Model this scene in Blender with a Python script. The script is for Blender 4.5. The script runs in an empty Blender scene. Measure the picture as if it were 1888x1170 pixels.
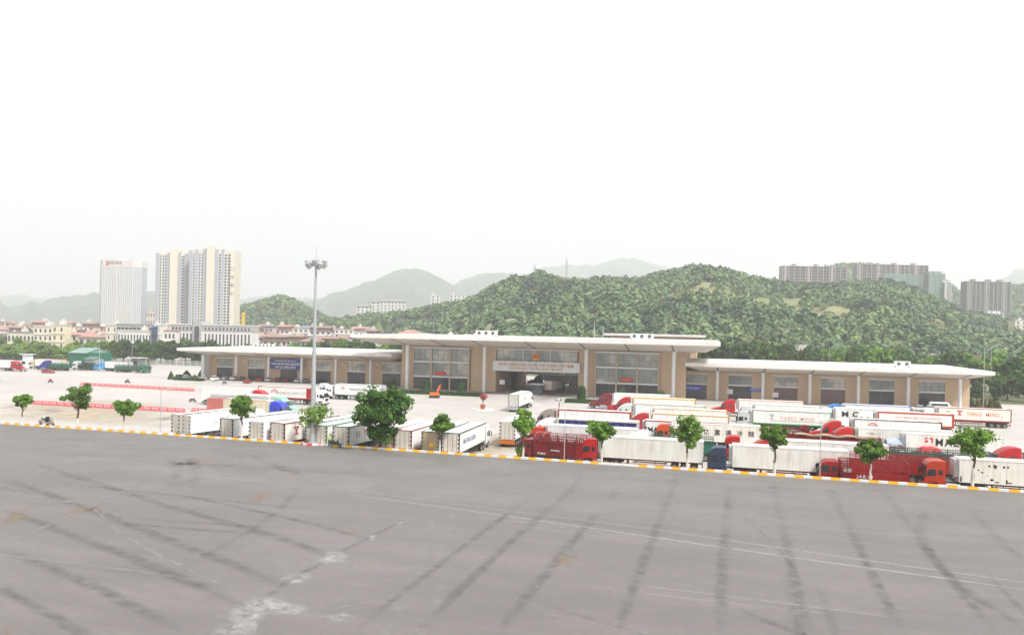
import bpy, math, random
import numpy as np
from mathutils import Vector, Matrix
random.seed(7)
SC = bpy.context.scene
COL = SC.collection
PI = math.pi
# ------------------------------------------------------------------ camera
FPX, HY, ROLL, YAW, CH = 1381.4, 623.1, 0.0225, 0.2566, 15.5   # focal length (px), horizon row, roll, heading, eye height
cam_d = bpy.data.cameras.new("camera")
cam = bpy.data.objects.new("camera", cam_d); COL.objects.link(cam)
SC.camera = cam
cam_d.sensor_width = 36.0; cam_d.sensor_fit = 'HORIZONTAL'
cam_d.lens = FPX/1888*36.0
cam_d.shift_x = 0.0; cam_d.shift_y = (HY-585.0)/1888.0
cam_d.clip_start = 0.5; cam_d.clip_end = 30000
Fv = Vector((-math.sin(YAW), math.cos(YAW), 0)); Rv = Vector((math.cos(YAW), math.sin(YAW), 0)); Uv = Vector((0, 0, 1))
Rr = Rv*math.cos(ROLL)+Uv*math.sin(ROLL); Ur = -Rv*math.sin(ROLL)+Uv*math.cos(ROLL)
cam.matrix_world = Matrix(((Rr.x, Ur.x, -Fv.x, 0), (Rr.y, Ur.y, -Fv.y, 0), (Rr.z, Ur.z, -Fv.z, CH), (0, 0, 0, 1)))
# ------------------------------------------------------------------ world and sun
SUN_EL, SUN_AZ = math.radians(50), math.radians(-32)    # azimuth measured from +X towards +Y
W = bpy.data.worlds.new("World"); SC.world = W; W.use_nodes = True
nt = W.node_tree; nt.nodes.clear()
wo = nt.nodes.new('ShaderNodeOutputWorld'); bg = nt.nodes.new('ShaderNodeBackground'); bg2 = nt.nodes.new('ShaderNodeBackground')
sky = nt.nodes.new('ShaderNodeTexSky'); sky.sky_type = 'NISHITA'; sky.sun_disc = False
sky.sun_elevation = SUN_EL; sky.sun_rotation = PI/2-SUN_AZ
sky.air_density = 1.0; sky.dust_density = 3.0; sky.ozone_density = 1.0
bg.inputs['Strength'].default_value = 0.05
nt.links.new(sky.outputs[0], bg.inputs['Color'])
tc = nt.nodes.new('ShaderNodeTexCoord'); mp = nt.nodes.new('ShaderNodeMapping'); mp.inputs['Scale'].default_value = (1, 1, 3.5)
nz = nt.nodes.new('ShaderNodeTexNoise'); nz.inputs['Scale'].default_value = 2.2; nz.inputs['Detail'].default_value = 5
rp = nt.nodes.new('ShaderNodeValToRGB')
rp.color_ramp.elements[0].position = .38; rp.color_ramp.elements[0].color = (.88, .885, .89, 1)
rp.color_ramp.elements[1].position = .65; rp.color_ramp.elements[1].color = (1.0, 1.0, .995, 1)
nt.links.new(tc.outputs['Generated'], mp.inputs[0]); nt.links.new(mp.outputs[0], nz.inputs['Vector'])
nt.links.new(nz.outputs['Fac'], rp.inputs[0]); nt.links.new(rp.outputs[0], bg2.inputs['Color'])
bg2.inputs['Strength'].default_value = 0.47
mx = nt.nodes.new('ShaderNodeMixShader'); mx.inputs[0].default_value = 0.88
nt.links.new(bg.outputs[0], mx.inputs[1]); nt.links.new(bg2.outputs[0], mx.inputs[2]); nt.links.new(mx.outputs[0], wo.inputs[0])
sd = bpy.data.lights.new("sun", 'SUN'); sd.energy = 2.3; sd.angle = math.radians(10); sd.color = (1, .965, .91)
sun = bpy.data.objects.new("sun", sd); COL.objects.link(sun); sun.location = (0, 0, 300)
sdir = Vector((math.cos(SUN_AZ)*math.cos(SUN_EL), math.sin(SUN_AZ)*math.cos(SUN_EL), math.sin(SUN_EL)))
sun.rotation_euler = sdir.to_track_quat('Z', 'Y').to_euler()
SC.view_settings.view_transform = 'Standard'; SC.view_settings.look = 'None'; SC.view_settings.gamma = 1
SC.view_settings.exposure = 1.36
SC.cycles.max_bounces = 6; SC.cycles.diffuse_bounces = 3; SC.cycles.glossy_bounces = 2; SC.cycles.transmission_bounces = 2
SC.cycles.volume_bounces = 2; SC.cycles.transparent_max_bounces = 8
SC.cycles.use_denoising = True

LZ = -1.4                                     # level of the lorry park; the near yard is at 0
K = (CH-LZ)/CH
def ray(px, py):
    x, y = px-944, py-HY
    return x*math.cos(ROLL)+y*math.sin(ROLL), -x*math.sin(ROLL)+y*math.cos(ROLL)
def at(px, py, z=LZ):                         # where a line of sight meets the level z
    u, v = ray(px, py); Z = FPX*(CH-z)/v; R = u*Z/FPX
    return (-Z*math.sin(YAW)+R*math.cos(YAW), Z*math.cos(YAW)+R*math.sin(YAW))
def far(px, py, Z):                           # a point at distance Z
    u, v = ray(px, py); R = u*Z/FPX
    return (-Z*math.sin(YAW)+R*math.cos(YAW), Z*math.cos(YAW)+R*math.sin(YAW), CH-v*Z/FPX)
def kerb_y(x): return 93.15-0.0157*x

# ------------------------------------------------------------------ materials
MATS = {}
def newmat(name):
    m = bpy.data.materials.new(name); m.use_nodes = True
    return m, m.node_tree, m.node_tree.nodes['Principled BSDF']
def nd(t, typ, **kw):
    n = t.nodes.new(typ)
    for k, v in kw.items():
        if k in n.inputs.keys(): n.inputs[k].default_value = v
        else: setattr(n, k, v)
    return n
def mixc(t, fac, a, b, mode='MIX'):
    n = t.nodes.new('ShaderNodeMix'); n.data_type = 'RGBA'; n.blend_type = mode
    for s, v in ((n.inputs[0], fac), (n.inputs[6], a), (n.inputs[7], b)):
        if hasattr(v, 'links'): t.links.new(v, s)
        else: s.default_value = v if isinstance(v, (int, float)) else (*v, 1)
    return n.outputs[2]
def ramp(t, src, p0, p1, c0=(0, 0, 0), c1=(1, 1, 1)):
    r = t.nodes.new('ShaderNodeValToRGB'); r.color_ramp.elements[0].position = p0; r.color_ramp.elements[1].position = p1
    r.color_ramp.elements[0].color = (*c0, 1); r.color_ramp.elements[1].color = (*c1, 1)
    t.links.new(src, r.inputs[0]); return r.outputs[0]
def noise(t, scale, detail=4, vec=None, sc3=None, rough=.5):
    n = nd(t, 'ShaderNodeTexNoise', Scale=scale, Detail=detail, Roughness=rough)
    c = t.nodes.new('ShaderNodeTexCoord'); src = c.outputs[vec or 'Object']
    if sc3:
        m = t.nodes.new('ShaderNodeMapping'); m.inputs['Scale'].default_value = sc3; t.links.new(src, m.inputs[0]); src = m.outputs[0]
    t.links.new(src, n.inputs['Vector']); return n.outputs['Fac']
def M(name, col, rough=.6, metal=0., dirt=.18, dscale=1.2, dcol=None, streak=False, bump=0., corr=0., spec=.4):
    """painted / plain surface: its own colour broken by blotches, and by rain streaks or corrugation where asked"""
    key = (name,)
    if key in MATS: return MATS[key]
    m, t, b = newmat(name)
    b.inputs['Roughness'].default_value = rough; b.inputs['Metallic'].default_value = metal
    b.inputs['Specular IOR Level'].default_value = spec
    dc = dcol or tuple(c*.6 for c in col)
    n1 = ramp(t, noise(t, dscale, 6, sc3=(1, 1, .45) if streak else None), .42, .75)
    mt = nd(t, 'ShaderNodeMath', operation='MULTIPLY'); t.links.new(n1, mt.inputs[0]); mt.inputs[1].default_value = dirt
    c = mixc(t, mt.outputs[0], col, dc)
    if streak:
        n2 = ramp(t, noise(t, 3.0, 3, sc3=(2.5, 2.5, .12)), .5, .78)
        m2 = nd(t, 'ShaderNodeMath', operation='MULTIPLY'); t.links.new(n2, m2.inputs[0]); m2.inputs[1].default_value = dirt*.8
        c = mixc(t, m2.outputs[0], c, tuple(x*.55 for x in col))
    t.links.new(c, b.inputs['Base Color'])
    if corr:
        cc = t.nodes.new('ShaderNodeTexCoord'); w = nd(t, 'ShaderNodeTexWave', Scale=corr, wave_type='BANDS', bands_direction='X')
        t.links.new(cc.outputs['Object'], w.inputs['Vector'])
        bp = nd(t, 'ShaderNodeBump', Strength=.35, Distance=.03); t.links.new(w.outputs['Fac'], bp.inputs['Height']); t.links.new(bp.outputs[0], b.inputs['Normal'])
    elif bump:
        bp = nd(t, 'ShaderNodeBump', Strength=bump, Distance=.05); t.links.new(noise(t, 6, 5), bp.inputs['Height']); t.links.new(bp.outputs[0], b.inputs['Normal'])
    MATS[key] = m; return m
def paint(hexs, kind='body'):
    col = tuple(((int(hexs[i:i+2], 16)/255)**2.2) for i in (0, 2, 4))
    if kind == 'box': return M('box_paint_'+hexs, tuple(c*.95 for c in col), .5, 0, .6, .7, streak=True, dcol=tuple(c*.72 for c in (col[0], col[1]*.96, col[2]*.88)))
    if kind == 'corr': return M('corrugated_'+hexs, tuple(c*.93 for c in col), .55, 0, .65, .7, streak=True, corr=1.1, dcol=tuple(c*.6 for c in (col[0], col[1]*.9, col[2]*.74)))
    if col[0] > .25 and col[1] < .12: col = tuple(c*.70 for c in col)
    return M('paint_'+hexs, col, .38, 0, .5, 1.3, spec=.5, streak=True, dcol=tuple(c*.5+.03 for c in col))
def leafmat(name, c0, c1, c2, trans=.35):
    key = (name,)
    if key in MATS: return MATS[key]
    m, t, b = newmat(name)
    g = t.nodes.new('ShaderNodeNewGeometry')
    r = t.nodes.new('ShaderNodeValToRGB'); e = r.color_ramp.elements
    e[0].position = 0; e[0].color = (*c0, 1); e[1].position = 1; e[1].color = (*c2, 1)
    x = r.color_ramp.elements.new(.5); x.color = (*c1, 1)
    oi = t.nodes.new('ShaderNodeObjectInfo')
    n = noise(t, .9, 3)
    a = nd(t, 'ShaderNodeMath', operation='MULTIPLY_ADD'); t.links.new(g.outputs['Random Per Island'], a.inputs[0]); a.inputs[1].default_value = .45
    t.links.new(ramp(t, n, .32, .68), a.inputs[2]); 
    a2 = nd(t, 'ShaderNodeMath', operation='MULTIPLY'); t.links.new(a.outputs[0], a2.inputs[0]); a2.inputs[1].default_value = .66
    t.links.new(a2.outputs[0], r.inputs[0])
    hs = nd(t, 'ShaderNodeHueSaturation'); t.links.new(r.outputs[0], hs.inputs['Color'])
    v = nd(t, 'ShaderNodeMapRange'); v.inputs['To Min'].default_value = .8; v.inputs['To Max'].default_value = 1.25
    t.links.new(oi.outputs['Random'], v.inputs[0]); t.links.new(v.outputs[0], hs.inputs['Value'])
    b.inputs['Roughness'].default_value = .6; b.inputs['Specular IOR Level'].default_value = .25
    t.links.new(hs.outputs[0], b.inputs['Base Color'])
    tr = t.nodes.new('ShaderNodeBsdfTranslucent'); t.links.new(hs.outputs[0], tr.inputs['Color'])
    ms = nd(t, 'ShaderNodeMixShader'); ms.inputs[0].default_value = trans
    t.links.new(b.outputs[0], ms.inputs[1]); t.links.new(tr.outputs[0], ms.inputs[2])
    t.links.new(ms.outputs[0], t.nodes['Material Output'].inputs[0])
    MATS[key] = m; return m
def glassmat(name, col=(.05, .065, .07), rough=.08, spec=.6):
    return M(name, col, rough, 0, .3, .5, spec=spec)

# ------------------------------------------------------------------ mesh builder
class MB:
    def __init__(s): s.v = []; s.f = []; s.m = []
    def face(s, pts, m=0):
        i = len(s.v); s.v += [tuple(p) for p in pts]; s.f.append(tuple(range(i, i+len(pts)))); s.m.append(m)
    def box(s, x0, y0, z0, x1, y1, z1, m=0):
        i = len(s.v); s.v += [(x, y, z) for z in (z0, z1) for y in (y0, y1) for x in (x0, x1)]
        for q in ((0, 2, 3, 1), (4, 5, 7, 6), (0, 1, 5, 4), (2, 6, 7, 3), (0, 4, 6, 2), (1, 3, 7, 5)):
            s.f.append(tuple(i+k for k in q)); s.m.append(m)
        return s
    def bar(s, a, b, w, h, m=0):
        a = Vector(a); b = Vector(b); d = (b-a).normalized(); up = Vector((0, 0, 1)) if abs(d.z) < .95 else Vector((1, 0, 0))
        r = d.cross(up).normalized()*w/2; u = r.cross(d).normalized()*h/2; i = len(s.v)
        for p in (a, b): s.v += [tuple(p-r-u), tuple(p+r-u), tuple(p+r+u), tuple(p-r+u)]
        for q in ((0, 3, 2, 1), (4, 5, 6, 7), (0, 1, 5, 4), (1, 2, 6, 5), (2, 3, 7, 6), (3, 0, 4, 7)):
            s.f.append(tuple(i+k for k in q)); s.m.append(m)
        return s
    def tube(s, a, b, r0, r1=None, n=10, m=0, cap=True):
        r1 = r0 if r1 is None else r1
        a = Vector(a); b = Vector(b); d = (b-a).normalized(); up = Vector((0, 0, 1)) if abs(d.z) < .95 else Vector((1, 0, 0))
        x = d.cross(up).normalized(); y = d.cross(x).normalized(); i = len(s.v)
        for p, r in ((a, r0), (b, r1)):
            for k in range(n):
                t = 2*PI*k/n; s.v.append(tuple(p+x*(r*math.cos(t))+y*(r*math.sin(t))))
        for k in range(n):
            k2 = (k+1) % n; s.f.append((i+k, i+k2, i+n+k2, i+n+k)); s.m.append(m)
        if cap:
            s.f.append(tuple(i+k for k in range(n))[::-1]); s.m.append(m); s.f.append(tuple(i+n+k for k in range(n))); s.m.append(m)
        return s
    def rings(s, rr, m=0, cap=True):
        i0 = len(s.v); n = len(rr[0])
        for r in rr: s.v += [tuple(p) for p in r]
        for j in range(len(rr)-1):
            for k in range(n):
                k2 = (k+1) % n; s.f.append((i0+j*n+k, i0+j*n+k2, i0+(j+1)*n+k2, i0+(j+1)*n+k)); s.m.append(m)
        if cap:
            s.f.append(tuple(i0+k for k in range(n))[::-1]); s.m.append(m)
            s.f.append(tuple(i0+(len(rr)-1)*n+k for k in range(n))); s.m.append(m)
        return s
    def lathe(s, prof, c=(0, 0), n=14, m=0):
        s.rings([[(c[0]+r*math.cos(2*PI*k/n), c[1]+r*math.sin(2*PI*k/n), z) for k in range(n)] for r, z in prof], m); return s
    def profile(s, pts, w, b=.08, m=0, inset_top=0., y0=0.):
        """side outline in x,z pushed out to +-w, its edges chamfered by b; the upper part leans in by inset_top"""
        cx = sum(p[0] for p in pts)/len(pts); cz = sum(p[1] for p in pts)/len(pts)
        zs = [p[1] for p in pts]; z0, z1 = min(zs), max(zs); rr = []
        for y, k in ((-w, 1), (-w+b, 0), (w-b, 0), (w, 1)):
            ring = []
            for x, z in pts:
                f = max(0, (z-z0)/(z1-z0)-.45)/.55; yy = y-math.copysign(inset_top*f, y)
                if k: dx, dz = cx-x, cz-z; L = math.hypot(dx, dz) or 1; x, z = x+dx/L*b, z+dz/L*b
                ring.append((x, yy+y0, z))
            rr.append(ring)
        return s.rings(rr, m)
    def mesh(s, name, mats, smooth=False):
        me = bpy.data.meshes.new(name); me.from_pydata(s.v, [], s.f)
        for k in mats: me.materials.append(k)
        if len(mats) > 1: me.polygons.foreach_set('material_index', s.m)
        if smooth: me.polygons.foreach_set('use_smooth', [True]*len(s.f))
        me.update(); return me
    def build(s, name, mats, parent=None, loc=(0, 0, 0), rz=0., smooth=False):
        if not isinstance(mats, (list, tuple)): mats = [mats]
        return put(name, s.mesh(name, mats, smooth), parent, loc, rz)
def put(name, me, parent=None, loc=(0, 0, 0), rz=0., scale=None):
    o = bpy.data.objects.new(name, me); COL.objects.link(o); o.location = loc; o.rotation_euler = (0, 0, rz)
    if scale: o.scale = scale
    if parent is not None: o.parent = parent
    return o
def tag(o, label=None, cat=None, group=None, kind=None):
    if label: o['label'] = label
    if cat: o['category'] = cat
    if group: o['group'] = group
    if kind: o['kind'] = kind
    return o
def empty(name, loc, rz=0., label=None, cat=None, group=None):
    o = bpy.data.objects.new(name, None); COL.objects.link(o); o.location = loc; o.rotation_euler = (0, 0, rz); o.empty_display_size = .3
    return tag(o, label, cat, group)
def copy_tree(o, parent=None):
    c = o.copy(); COL.objects.link(c)
    if parent is not None: c.parent = parent
    for ch in o.children: copy_tree(ch, c)
    return c
def add_label(o, text): o['label'] = text; return o
def pydata_np(name, V, Fq, mat, smooth=False):
    me = bpy.data.meshes.new(name); n = len(V); k = Fq.shape[1]
    me.vertices.add(n); me.vertices.foreach_set('co', V.astype(np.float32).ravel())
    me.loops.add(Fq.size); me.loops.foreach_set('vertex_index', Fq.astype(np.int32).ravel())
    me.polygons.add(len(Fq)); me.polygons.foreach_set('loop_start', np.arange(0, Fq.size, k, dtype=np.int32))
    me.polygons.foreach_set('loop_total', np.full(len(Fq), k, dtype=np.int32))
    if smooth: me.polygons.foreach_set('use_smooth', np.ones(len(Fq), dtype=bool))
    me.materials.append(mat); me.update(calc_edges=True); return me
TXT = {}
def textmesh(body, mat, size=1.0, bold=0.0, spacing=1.0):
    key = (body, mat.name, size, bold, spacing)
    if key in TXT: return TXT[key]
    c = bpy.data.curves.new('lettering', 'FONT'); c.body = body; c.size = size; c.align_x = 'CENTER'; c.align_y = 'CENTER'
    c.offset = bold; c.space_character = spacing; c.extrude = .015; c.resolution_u = 3
    o = bpy.data.objects.new('lettering', c); COL.objects.link(o)
    dg = bpy.context.evaluated_depsgraph_get(); dg.update()
    me = bpy.data.meshes.new_from_object(o.evaluated_get(dg)); me.name = 'lettering'
    me.materials.clear(); me.materials.append(mat)
    bpy.data.objects.remove(o); bpy.data.curves.remove(c)
    xs = [v.co.x for v in me.vertices]; me['w'] = (max(xs)-min(xs)) if xs else 1.
    TXT[key] = me; return me
def lettering(parent, body, mat, loc, facing, height, width=None, bold=0.01, spacing=1.0, name='lettering'):
    """text standing upright on a face whose outward normal points along angle `facing` (parent's own frame)"""
    me = textmesh(body, mat, 1.0, bold, spacing)
    o = bpy.data.objects.new(name, me); COL.objects.link(o); o.parent = parent; o.location = loc
    o.rotation_euler = (PI/2, 0, facing+PI/2)
    sx = height if width is None else width/me['w']
    o.scale = (sx, height, 1); return o
# ------------------------------------------------------------------ ground, yards, kerb
def struct(o): return tag(o, kind='structure')
def sheet(name, pts, z, mat):
    m = MB(); m.face([(x, y, z) for x, y in pts]); return struct(m.build(name, mat))
m_, t, b = newmat('asphalt')                          # old grey asphalt with worn blotches
n1 = noise(t, .05, 8, rough=.62); n2 = noise(t, .22, 8, sc3=(.25, 1.2, 1), rough=.7); n3 = noise(t, 1.6, 10, rough=.8); n4 = noise(t, 14, 6, rough=.8)
c = mixc(t, ramp(t, n1, .35, .68), (.106, .094, .089), (.160, .143, .136))
c = mixc(t, ramp(t, n2, .45, .72), c, (.200, .180, .171))
mm = nd(t, 'ShaderNodeMath', operation='MULTIPLY'); t.links.new(ramp(t, n3, .3, .75), mm.inputs[0]); mm.inputs[1].default_value = .75
c = mixc(t, mm.outputs[0], c, (.082, .075, .071))
m5 = nd(t, 'ShaderNodeMath', operation='MULTIPLY'); t.links.new(ramp(t, n4, .35, .7), m5.inputs[0]); m5.inputs[1].default_value = .6
c = mixc(t, m5.outputs[0], c, (.225, .205, .196))
t.links.new(c, b.inputs['Base Color']); b.inputs['Roughness'].default_value = .58; b.inputs['Specular IOR Level'].default_value = .5
bp = nd(t, 'ShaderNodeBump', Strength=.6, Distance=.03); t.links.new(n4, bp.inputs['Height']); t.links.new(bp.outputs[0], b.inputs['Normal'])
ASPH = m_
m_, t, b = newmat('concrete_paving')                  # pale slabs with joints, dust and oil
n1 = noise(t, .03, 5); n2 = noise(t, .35, 6); n3 = noise(t, 3, 6)
c = mixc(t, ramp(t, n1, .35, .7), (.42, .40, .375), (.50, .48, .455))
a_ = nd(t, 'ShaderNodeMath', operation='MULTIPLY'); t.links.new(ramp(t, n2, .5, .8), a_.inputs[0]); a_.inputs[1].default_value = .35
c = mixc(t, a_.outputs[0], c, (.29, .265, .235))
a2 = nd(t, 'ShaderNodeMath', operation='MULTIPLY'); t.links.new(ramp(t, n3, .45, .8), a2.inputs[0]); a2.inputs[1].default_value = .2
c = mixc(t, a2.outputs[0], c, (.32, .30, .28))
br = nd(t, 'ShaderNodeTexBrick', Scale=1.0, offset=0.0); br.inputs['Brick Width'].default_value = 5; br.inputs['Row Height'].default_value = 5
br.inputs['Mortar Size'].default_value = .03; br.inputs['Color1'].default_value = (1, 1, 1, 1); br.inputs['Color2'].default_value = (.94, .93, .92, 1); br.inputs['Mortar'].default_value = (.72, .7, .68, 1)
cc = t.nodes.new('ShaderNodeTexCoord'); t.links.new(cc.outputs['Object'], br.inputs['Vector'])
c = mixc(t, 1.0, c, br.outputs['Color'], 'MULTIPLY')
t.links.new(c, b.inputs['Base Color']); b.inputs['Roughness'].default_value = .8
CONC = m_
m_, t, b = newmat('earth_and_grass')
c = mixc(t, ramp(t, noise(t, .01, 6), .4, .6), (.10, .13, .06), (.20, .18, .12)); t.links.new(c, b.inputs['Base Color']); b.inputs['Roughness'].default_value = .95
EARTH = m_
sheet('ground', [(-7000, 60), (7000, 60), (7000, 16000), (-7000, 16000)], LZ-.06, EARTH)
sheet('yard_asphalt', [(-500, -120), (500, -120), (500, kerb_y(500)), (-500, kerb_y(-500))], 0, ASPH)
sheet('gateway_paving', [(-75, 262), (-20, 262), (40, 330), (-140, 330)], LZ+.004, CONC)
sheet('lorry_park_paving', [(-420, kerb_y(-420)+1.7), (330, kerb_y(330)+1.7), (330, 262), (-140, 262), (at(376, 676)[0], at(376, 676)[1]+1), (at(288, 669)[0], at(288, 669)[1]+1), (at(-60, 660)[0], at(-60, 660)[1]+1)], LZ, CONC)
VERGE = M('verge_soil', (.42, .38, .31), .9, 0, .5, .8, dcol=(.25, .24, .14))
WALLC = M('retaining_concrete', (.42, .41, .39), .8, 0, .4, .8)
m = MB()
x0, x1 = -420, 330
m.face([(x0, kerb_y(x0)+.2, .1), (x1, kerb_y(x1)+.2, .1), (x1, kerb_y(x1)+1.5, .1), (x0, kerb_y(x0)+1.5, .1)], 0)
m.face([(x0, kerb_y(x0)+1.5, .1), (x1, kerb_y(x1)+1.5, .1), (x1, kerb_y(x1)+1.72, LZ-.02), (x0, kerb_y(x0)+1.72, LZ-.02)], 1)
struct(m.build('verge', [VERGE, WALLC]))
YEL = M('yellow_kerb_paint', (.85, .52, .01), .6, 0, .3, 2.5); REDP = M('red_kerb_paint', (.62, .09, .05), .6, 0, .35, 2.5)
WHT = M('white_kerb_paint', (.72, .71, .69), .7, 0, .35, 2.0, dcol=(.45, .43, .4))
m = MB(); ka = math.atan(-0.0157)
def kp(s, d=0., z=0.): return (s, kerb_y(s)+d, z)
MASTX = at(569, 820, 0)[0]
s = -330.0; i = 0
while s < 300:
    plain = (MASTX-1.7 < s < MASTX+2.2) or (-13.2 < s < -8.3) or (abs(s+129.6) < 1.2)
    L = 1.02; h = .29 if not plain else .2; mt = 0 if plain else (1 if i % 2 == 0 else 0)
    if mt == 1:                                   # yellow face with a red top
        a, b_, c_, d_ = kp(s), kp(s+L), kp(s+L, .36), kp(s, .36)
        m.face([a, b_, (b_[0], b_[1], h), (a[0], a[1], h)], 1)
        m.face([(a[0], a[1], h), (b_[0], b_[1], h), (c_[0], c_[1], h), (d_[0], d_[1], h)], 2)
        m.face([d_, a, (a[0], a[1], h), (d_[0], d_[1], h)], 1); m.face([b_, c_, (c_[0], c_[1], h), (b_[0], b_[1], h)], 1)
    else:
        h -= .03; a, b_, c_, d_ = kp(s, .01), kp(s+L, .01), kp(s+L, .36), kp(s, .36)
        m.face([a, b_, (b_[0], b_[1], h), (a[0], a[1], h)], 0)
        m.face([(a[0], a[1], h), (b_[0], b_[1], h), (c_[0], c_[1], h), (d_[0], d_[1], h)], 0)
    s += L; i += 1
    if i % 2 == 0: s += -.04
struct(m.build('kerb', [WHT, YEL, REDP]))

# loose grit, litter and repaired squares on the near yard
rs = np.random.default_rng(8); mg = MB()
for k in range(420):
    gx, gy = rs.uniform(-70, 60), rs.uniform(28, 91); q = rs.uniform(.02, .06)*(1 if rs.random() < .95 else 2); a0 = rs.uniform(0, 3)
    mg.face([(gx+q*math.cos(a0+j*2.1)*rs.uniform(.7, 1.2), gy+q*math.sin(a0+j*2.1), .01) for j in range(3)], int(rs.integers(0, 2)))
    mg.face([(gx+q*math.cos(a0), gy+q*math.sin(a0), .01), (gx+q*math.cos(a0+2.1), gy+q*math.sin(a0+2.1), .01), (gx, gy, .01+q)], 0)
tag(mg.build('grit', [M('grit_pale', (.5, .49, .47), .8), M('grit_dark', (.05, .05, .05), .8)]), kind='stuff')
def markmat(name, col, amp, nscale=1.2, lo=.35, hi=.65, sc3=(1, 1, 1)):
    m, t, b = newmat(name); b.inputs['Base Color'].default_value = (*col, 1); b.inputs['Roughness'].default_value = .85
    uv = t.nodes.new('ShaderNodeUVMap'); sp = t.nodes.new('ShaderNodeSeparateXYZ'); t.links.new(uv.outputs[0], sp.inputs[0])
    fo = ramp(t, sp.outputs[1], 0.02, .7)
    n = ramp(t, noise(t, nscale, 6, sc3=sc3, rough=.65), lo, hi)
    a = nd(t, 'ShaderNodeMath', operation='MULTIPLY'); t.links.new(fo, a.inputs[0]); t.links.new(n, a.inputs[1])
    a2 = nd(t, 'ShaderNodeMath', operation='MULTIPLY'); t.links.new(a.outputs[0], a2.inputs[0]); a2.inputs[1].default_value = amp
    tr = t.nodes.new('ShaderNodeBsdfTransparent'); ms = t.nodes.new('ShaderNodeMixShader')
    t.links.new(a2.outputs[0], ms.inputs[0]); t.links.new(tr.outputs[0], ms.inputs[1]); t.links.new(b.outputs[0], ms.inputs[2])
    t.links.new(ms.outputs[0], t.nodes['Material Output'].inputs[0]); return m
def finish_uv(name, V, F, UVv, mat):
    me = bpy.data.meshes.new(name); me.from_pydata(V, [], F); uvl = me.uv_layers.new(name='UVMap')
    for p in me.polygons:
        for li in p.loop_indices: uvl.data[li].uv = UVv[me.loops[li].vertex_index]
    me.materials.append(mat); return struct(put(name, me))
def strip(name, pts, w, mat, z, world=False):
    """a band lying on the ground through image-measured ground points, fading at its sides"""
    P = [Vector((a_, b_, 0)) if world else Vector((*at(a_, b_, 0), 0)) for a_, b_ in pts]
    Q = []
    for a, b_ in zip(P, P[1:]):
        n = max(1, int((b_-a).length/3))
        for k in range(n): Q.append(a.lerp(b_, k/n))
    Q.append(P[-1])
    for _ in range(2): Q = [Q[0]]+[(Q[i-1]+Q[i]*2+Q[i+1])/4 for i in range(1, len(Q)-1)]+[Q[-1]]
    V, F, U = [], [], []
    for i, p in enumerate(Q):
        d = (Q[min(i+1, len(Q)-1)]-Q[max(i-1, 0)]).normalized(); nrm = Vector((-d.y, d.x, 0))
        e = min(1, i/2, (len(Q)-1-i)/2) if len(Q) > 4 else 1
        for k, s_ in enumerate((-1, 0, 1)):
            q = p+nrm*(w/2*s_); V.append((q.x, q.y, z)); U.append((i*.3, 0. if s_ else e))
    for i in range(len(Q)-1):
        for k in (0, 1): F.append((i*3+k, i*3+k+1, i*3+k+4, i*3+k+3))
    return finish_uv(name, V, F, U, mat)
def patch(name, pts, mat, z):
    P = [at(px, py, 0) for px, py in pts]; cx = sum(p[0] for p in P)/len(P); cy = sum(p[1] for p in P)/len(P)
    V = [(cx, cy, z)]+[(x, y, z) for x, y in P]; n = len(P)
    return finish_uv(name, V, [(0, 1+i, 1+(i+1) % n) for i in range(n)], [(0, 1)]+[(0, 0)]*n, mat)
LINE = markmat('worn_white_line', (.38, .375, .37), .8, 1.5, .28, .5)
FAINT = markmat('faint_scuff', (.33, .32, .315), .6, .9, .42, .62)
DARK = markmat('dark_seam', (.060, .054, .051), .34, .8, .34, .72)
DUST = markmat('pale_dust', (.42, .415, .405), .7, 1.3, .36, .62)
RUST = markmat('ochre_dirt', (.30, .20, .11), .55, .5, .38, .6)
zz = [.004]
def z_(): zz[0] += .0003; return zz[0]
for pts, w in [([(100, 838), (300, 858), (450, 878), (750, 916), (944, 942), (1144, 966), (1444, 1010), (1694, 1046), (1888, 1072), (2100, 1104)], .22),
               ([(200, 852), (450, 884), (750, 925), (944, 952), (1209, 990), (1444, 1025), (1644, 1052), (1888, 1085), (2100, 1118)], .30),
               ([(1194, 1080), (1350, 1102), (1460, 1110), (1644, 1137)], .12), ([(1190, 1094), (1300, 1106), (1524, 1130)], .09)]:
    strip('road_line', pts, w, LINE, z_())
for pts, w in [([(0, 880), (130, 925), (350, 1010), (475, 1055), (560, 1100)], 1.3), ([(0, 935), (250, 1030), (415, 1100), (470, 1130)], 1.3),
               ([(0, 1008), (150, 1068), (300, 1145), (340, 1170)], 1.1), ([(0, 1083), (100, 1133), (160, 1172)], .9),
               ([(60, 852), (300, 930), (500, 985), (640, 1035)], 1.2), ([(300, 905), (560, 960), (700, 1000)], .8),
               ([(1250, 870), (1244, 890), (1190, 1025), (1134, 1170)], .9), ([(1347, 900), (1339, 945), (1324, 1170)], .9), ([(1425, 892), (1429, 910), (1489, 1170)], .9),
               ([(1530, 900), (1664, 1170)], .9), ([(1630, 905), (1709, 1010), (1834, 1170)], .9), ([(1780, 930), (1888, 1040)], .9),
               ([(1150, 870), (1144, 895), (944, 1130), (905, 1175)], .9), ([(1075, 862), (1069, 890), (944, 995), (760, 1170)], .9), ([(1000, 900), (850, 1010), (640, 1170)], .7),
               ([(760, 950), (685, 990), (600, 1030), (475, 1105), (390, 1170)], .6)]:
    strip('paving_seam', pts, w*1.15, DARK, z_())
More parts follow.
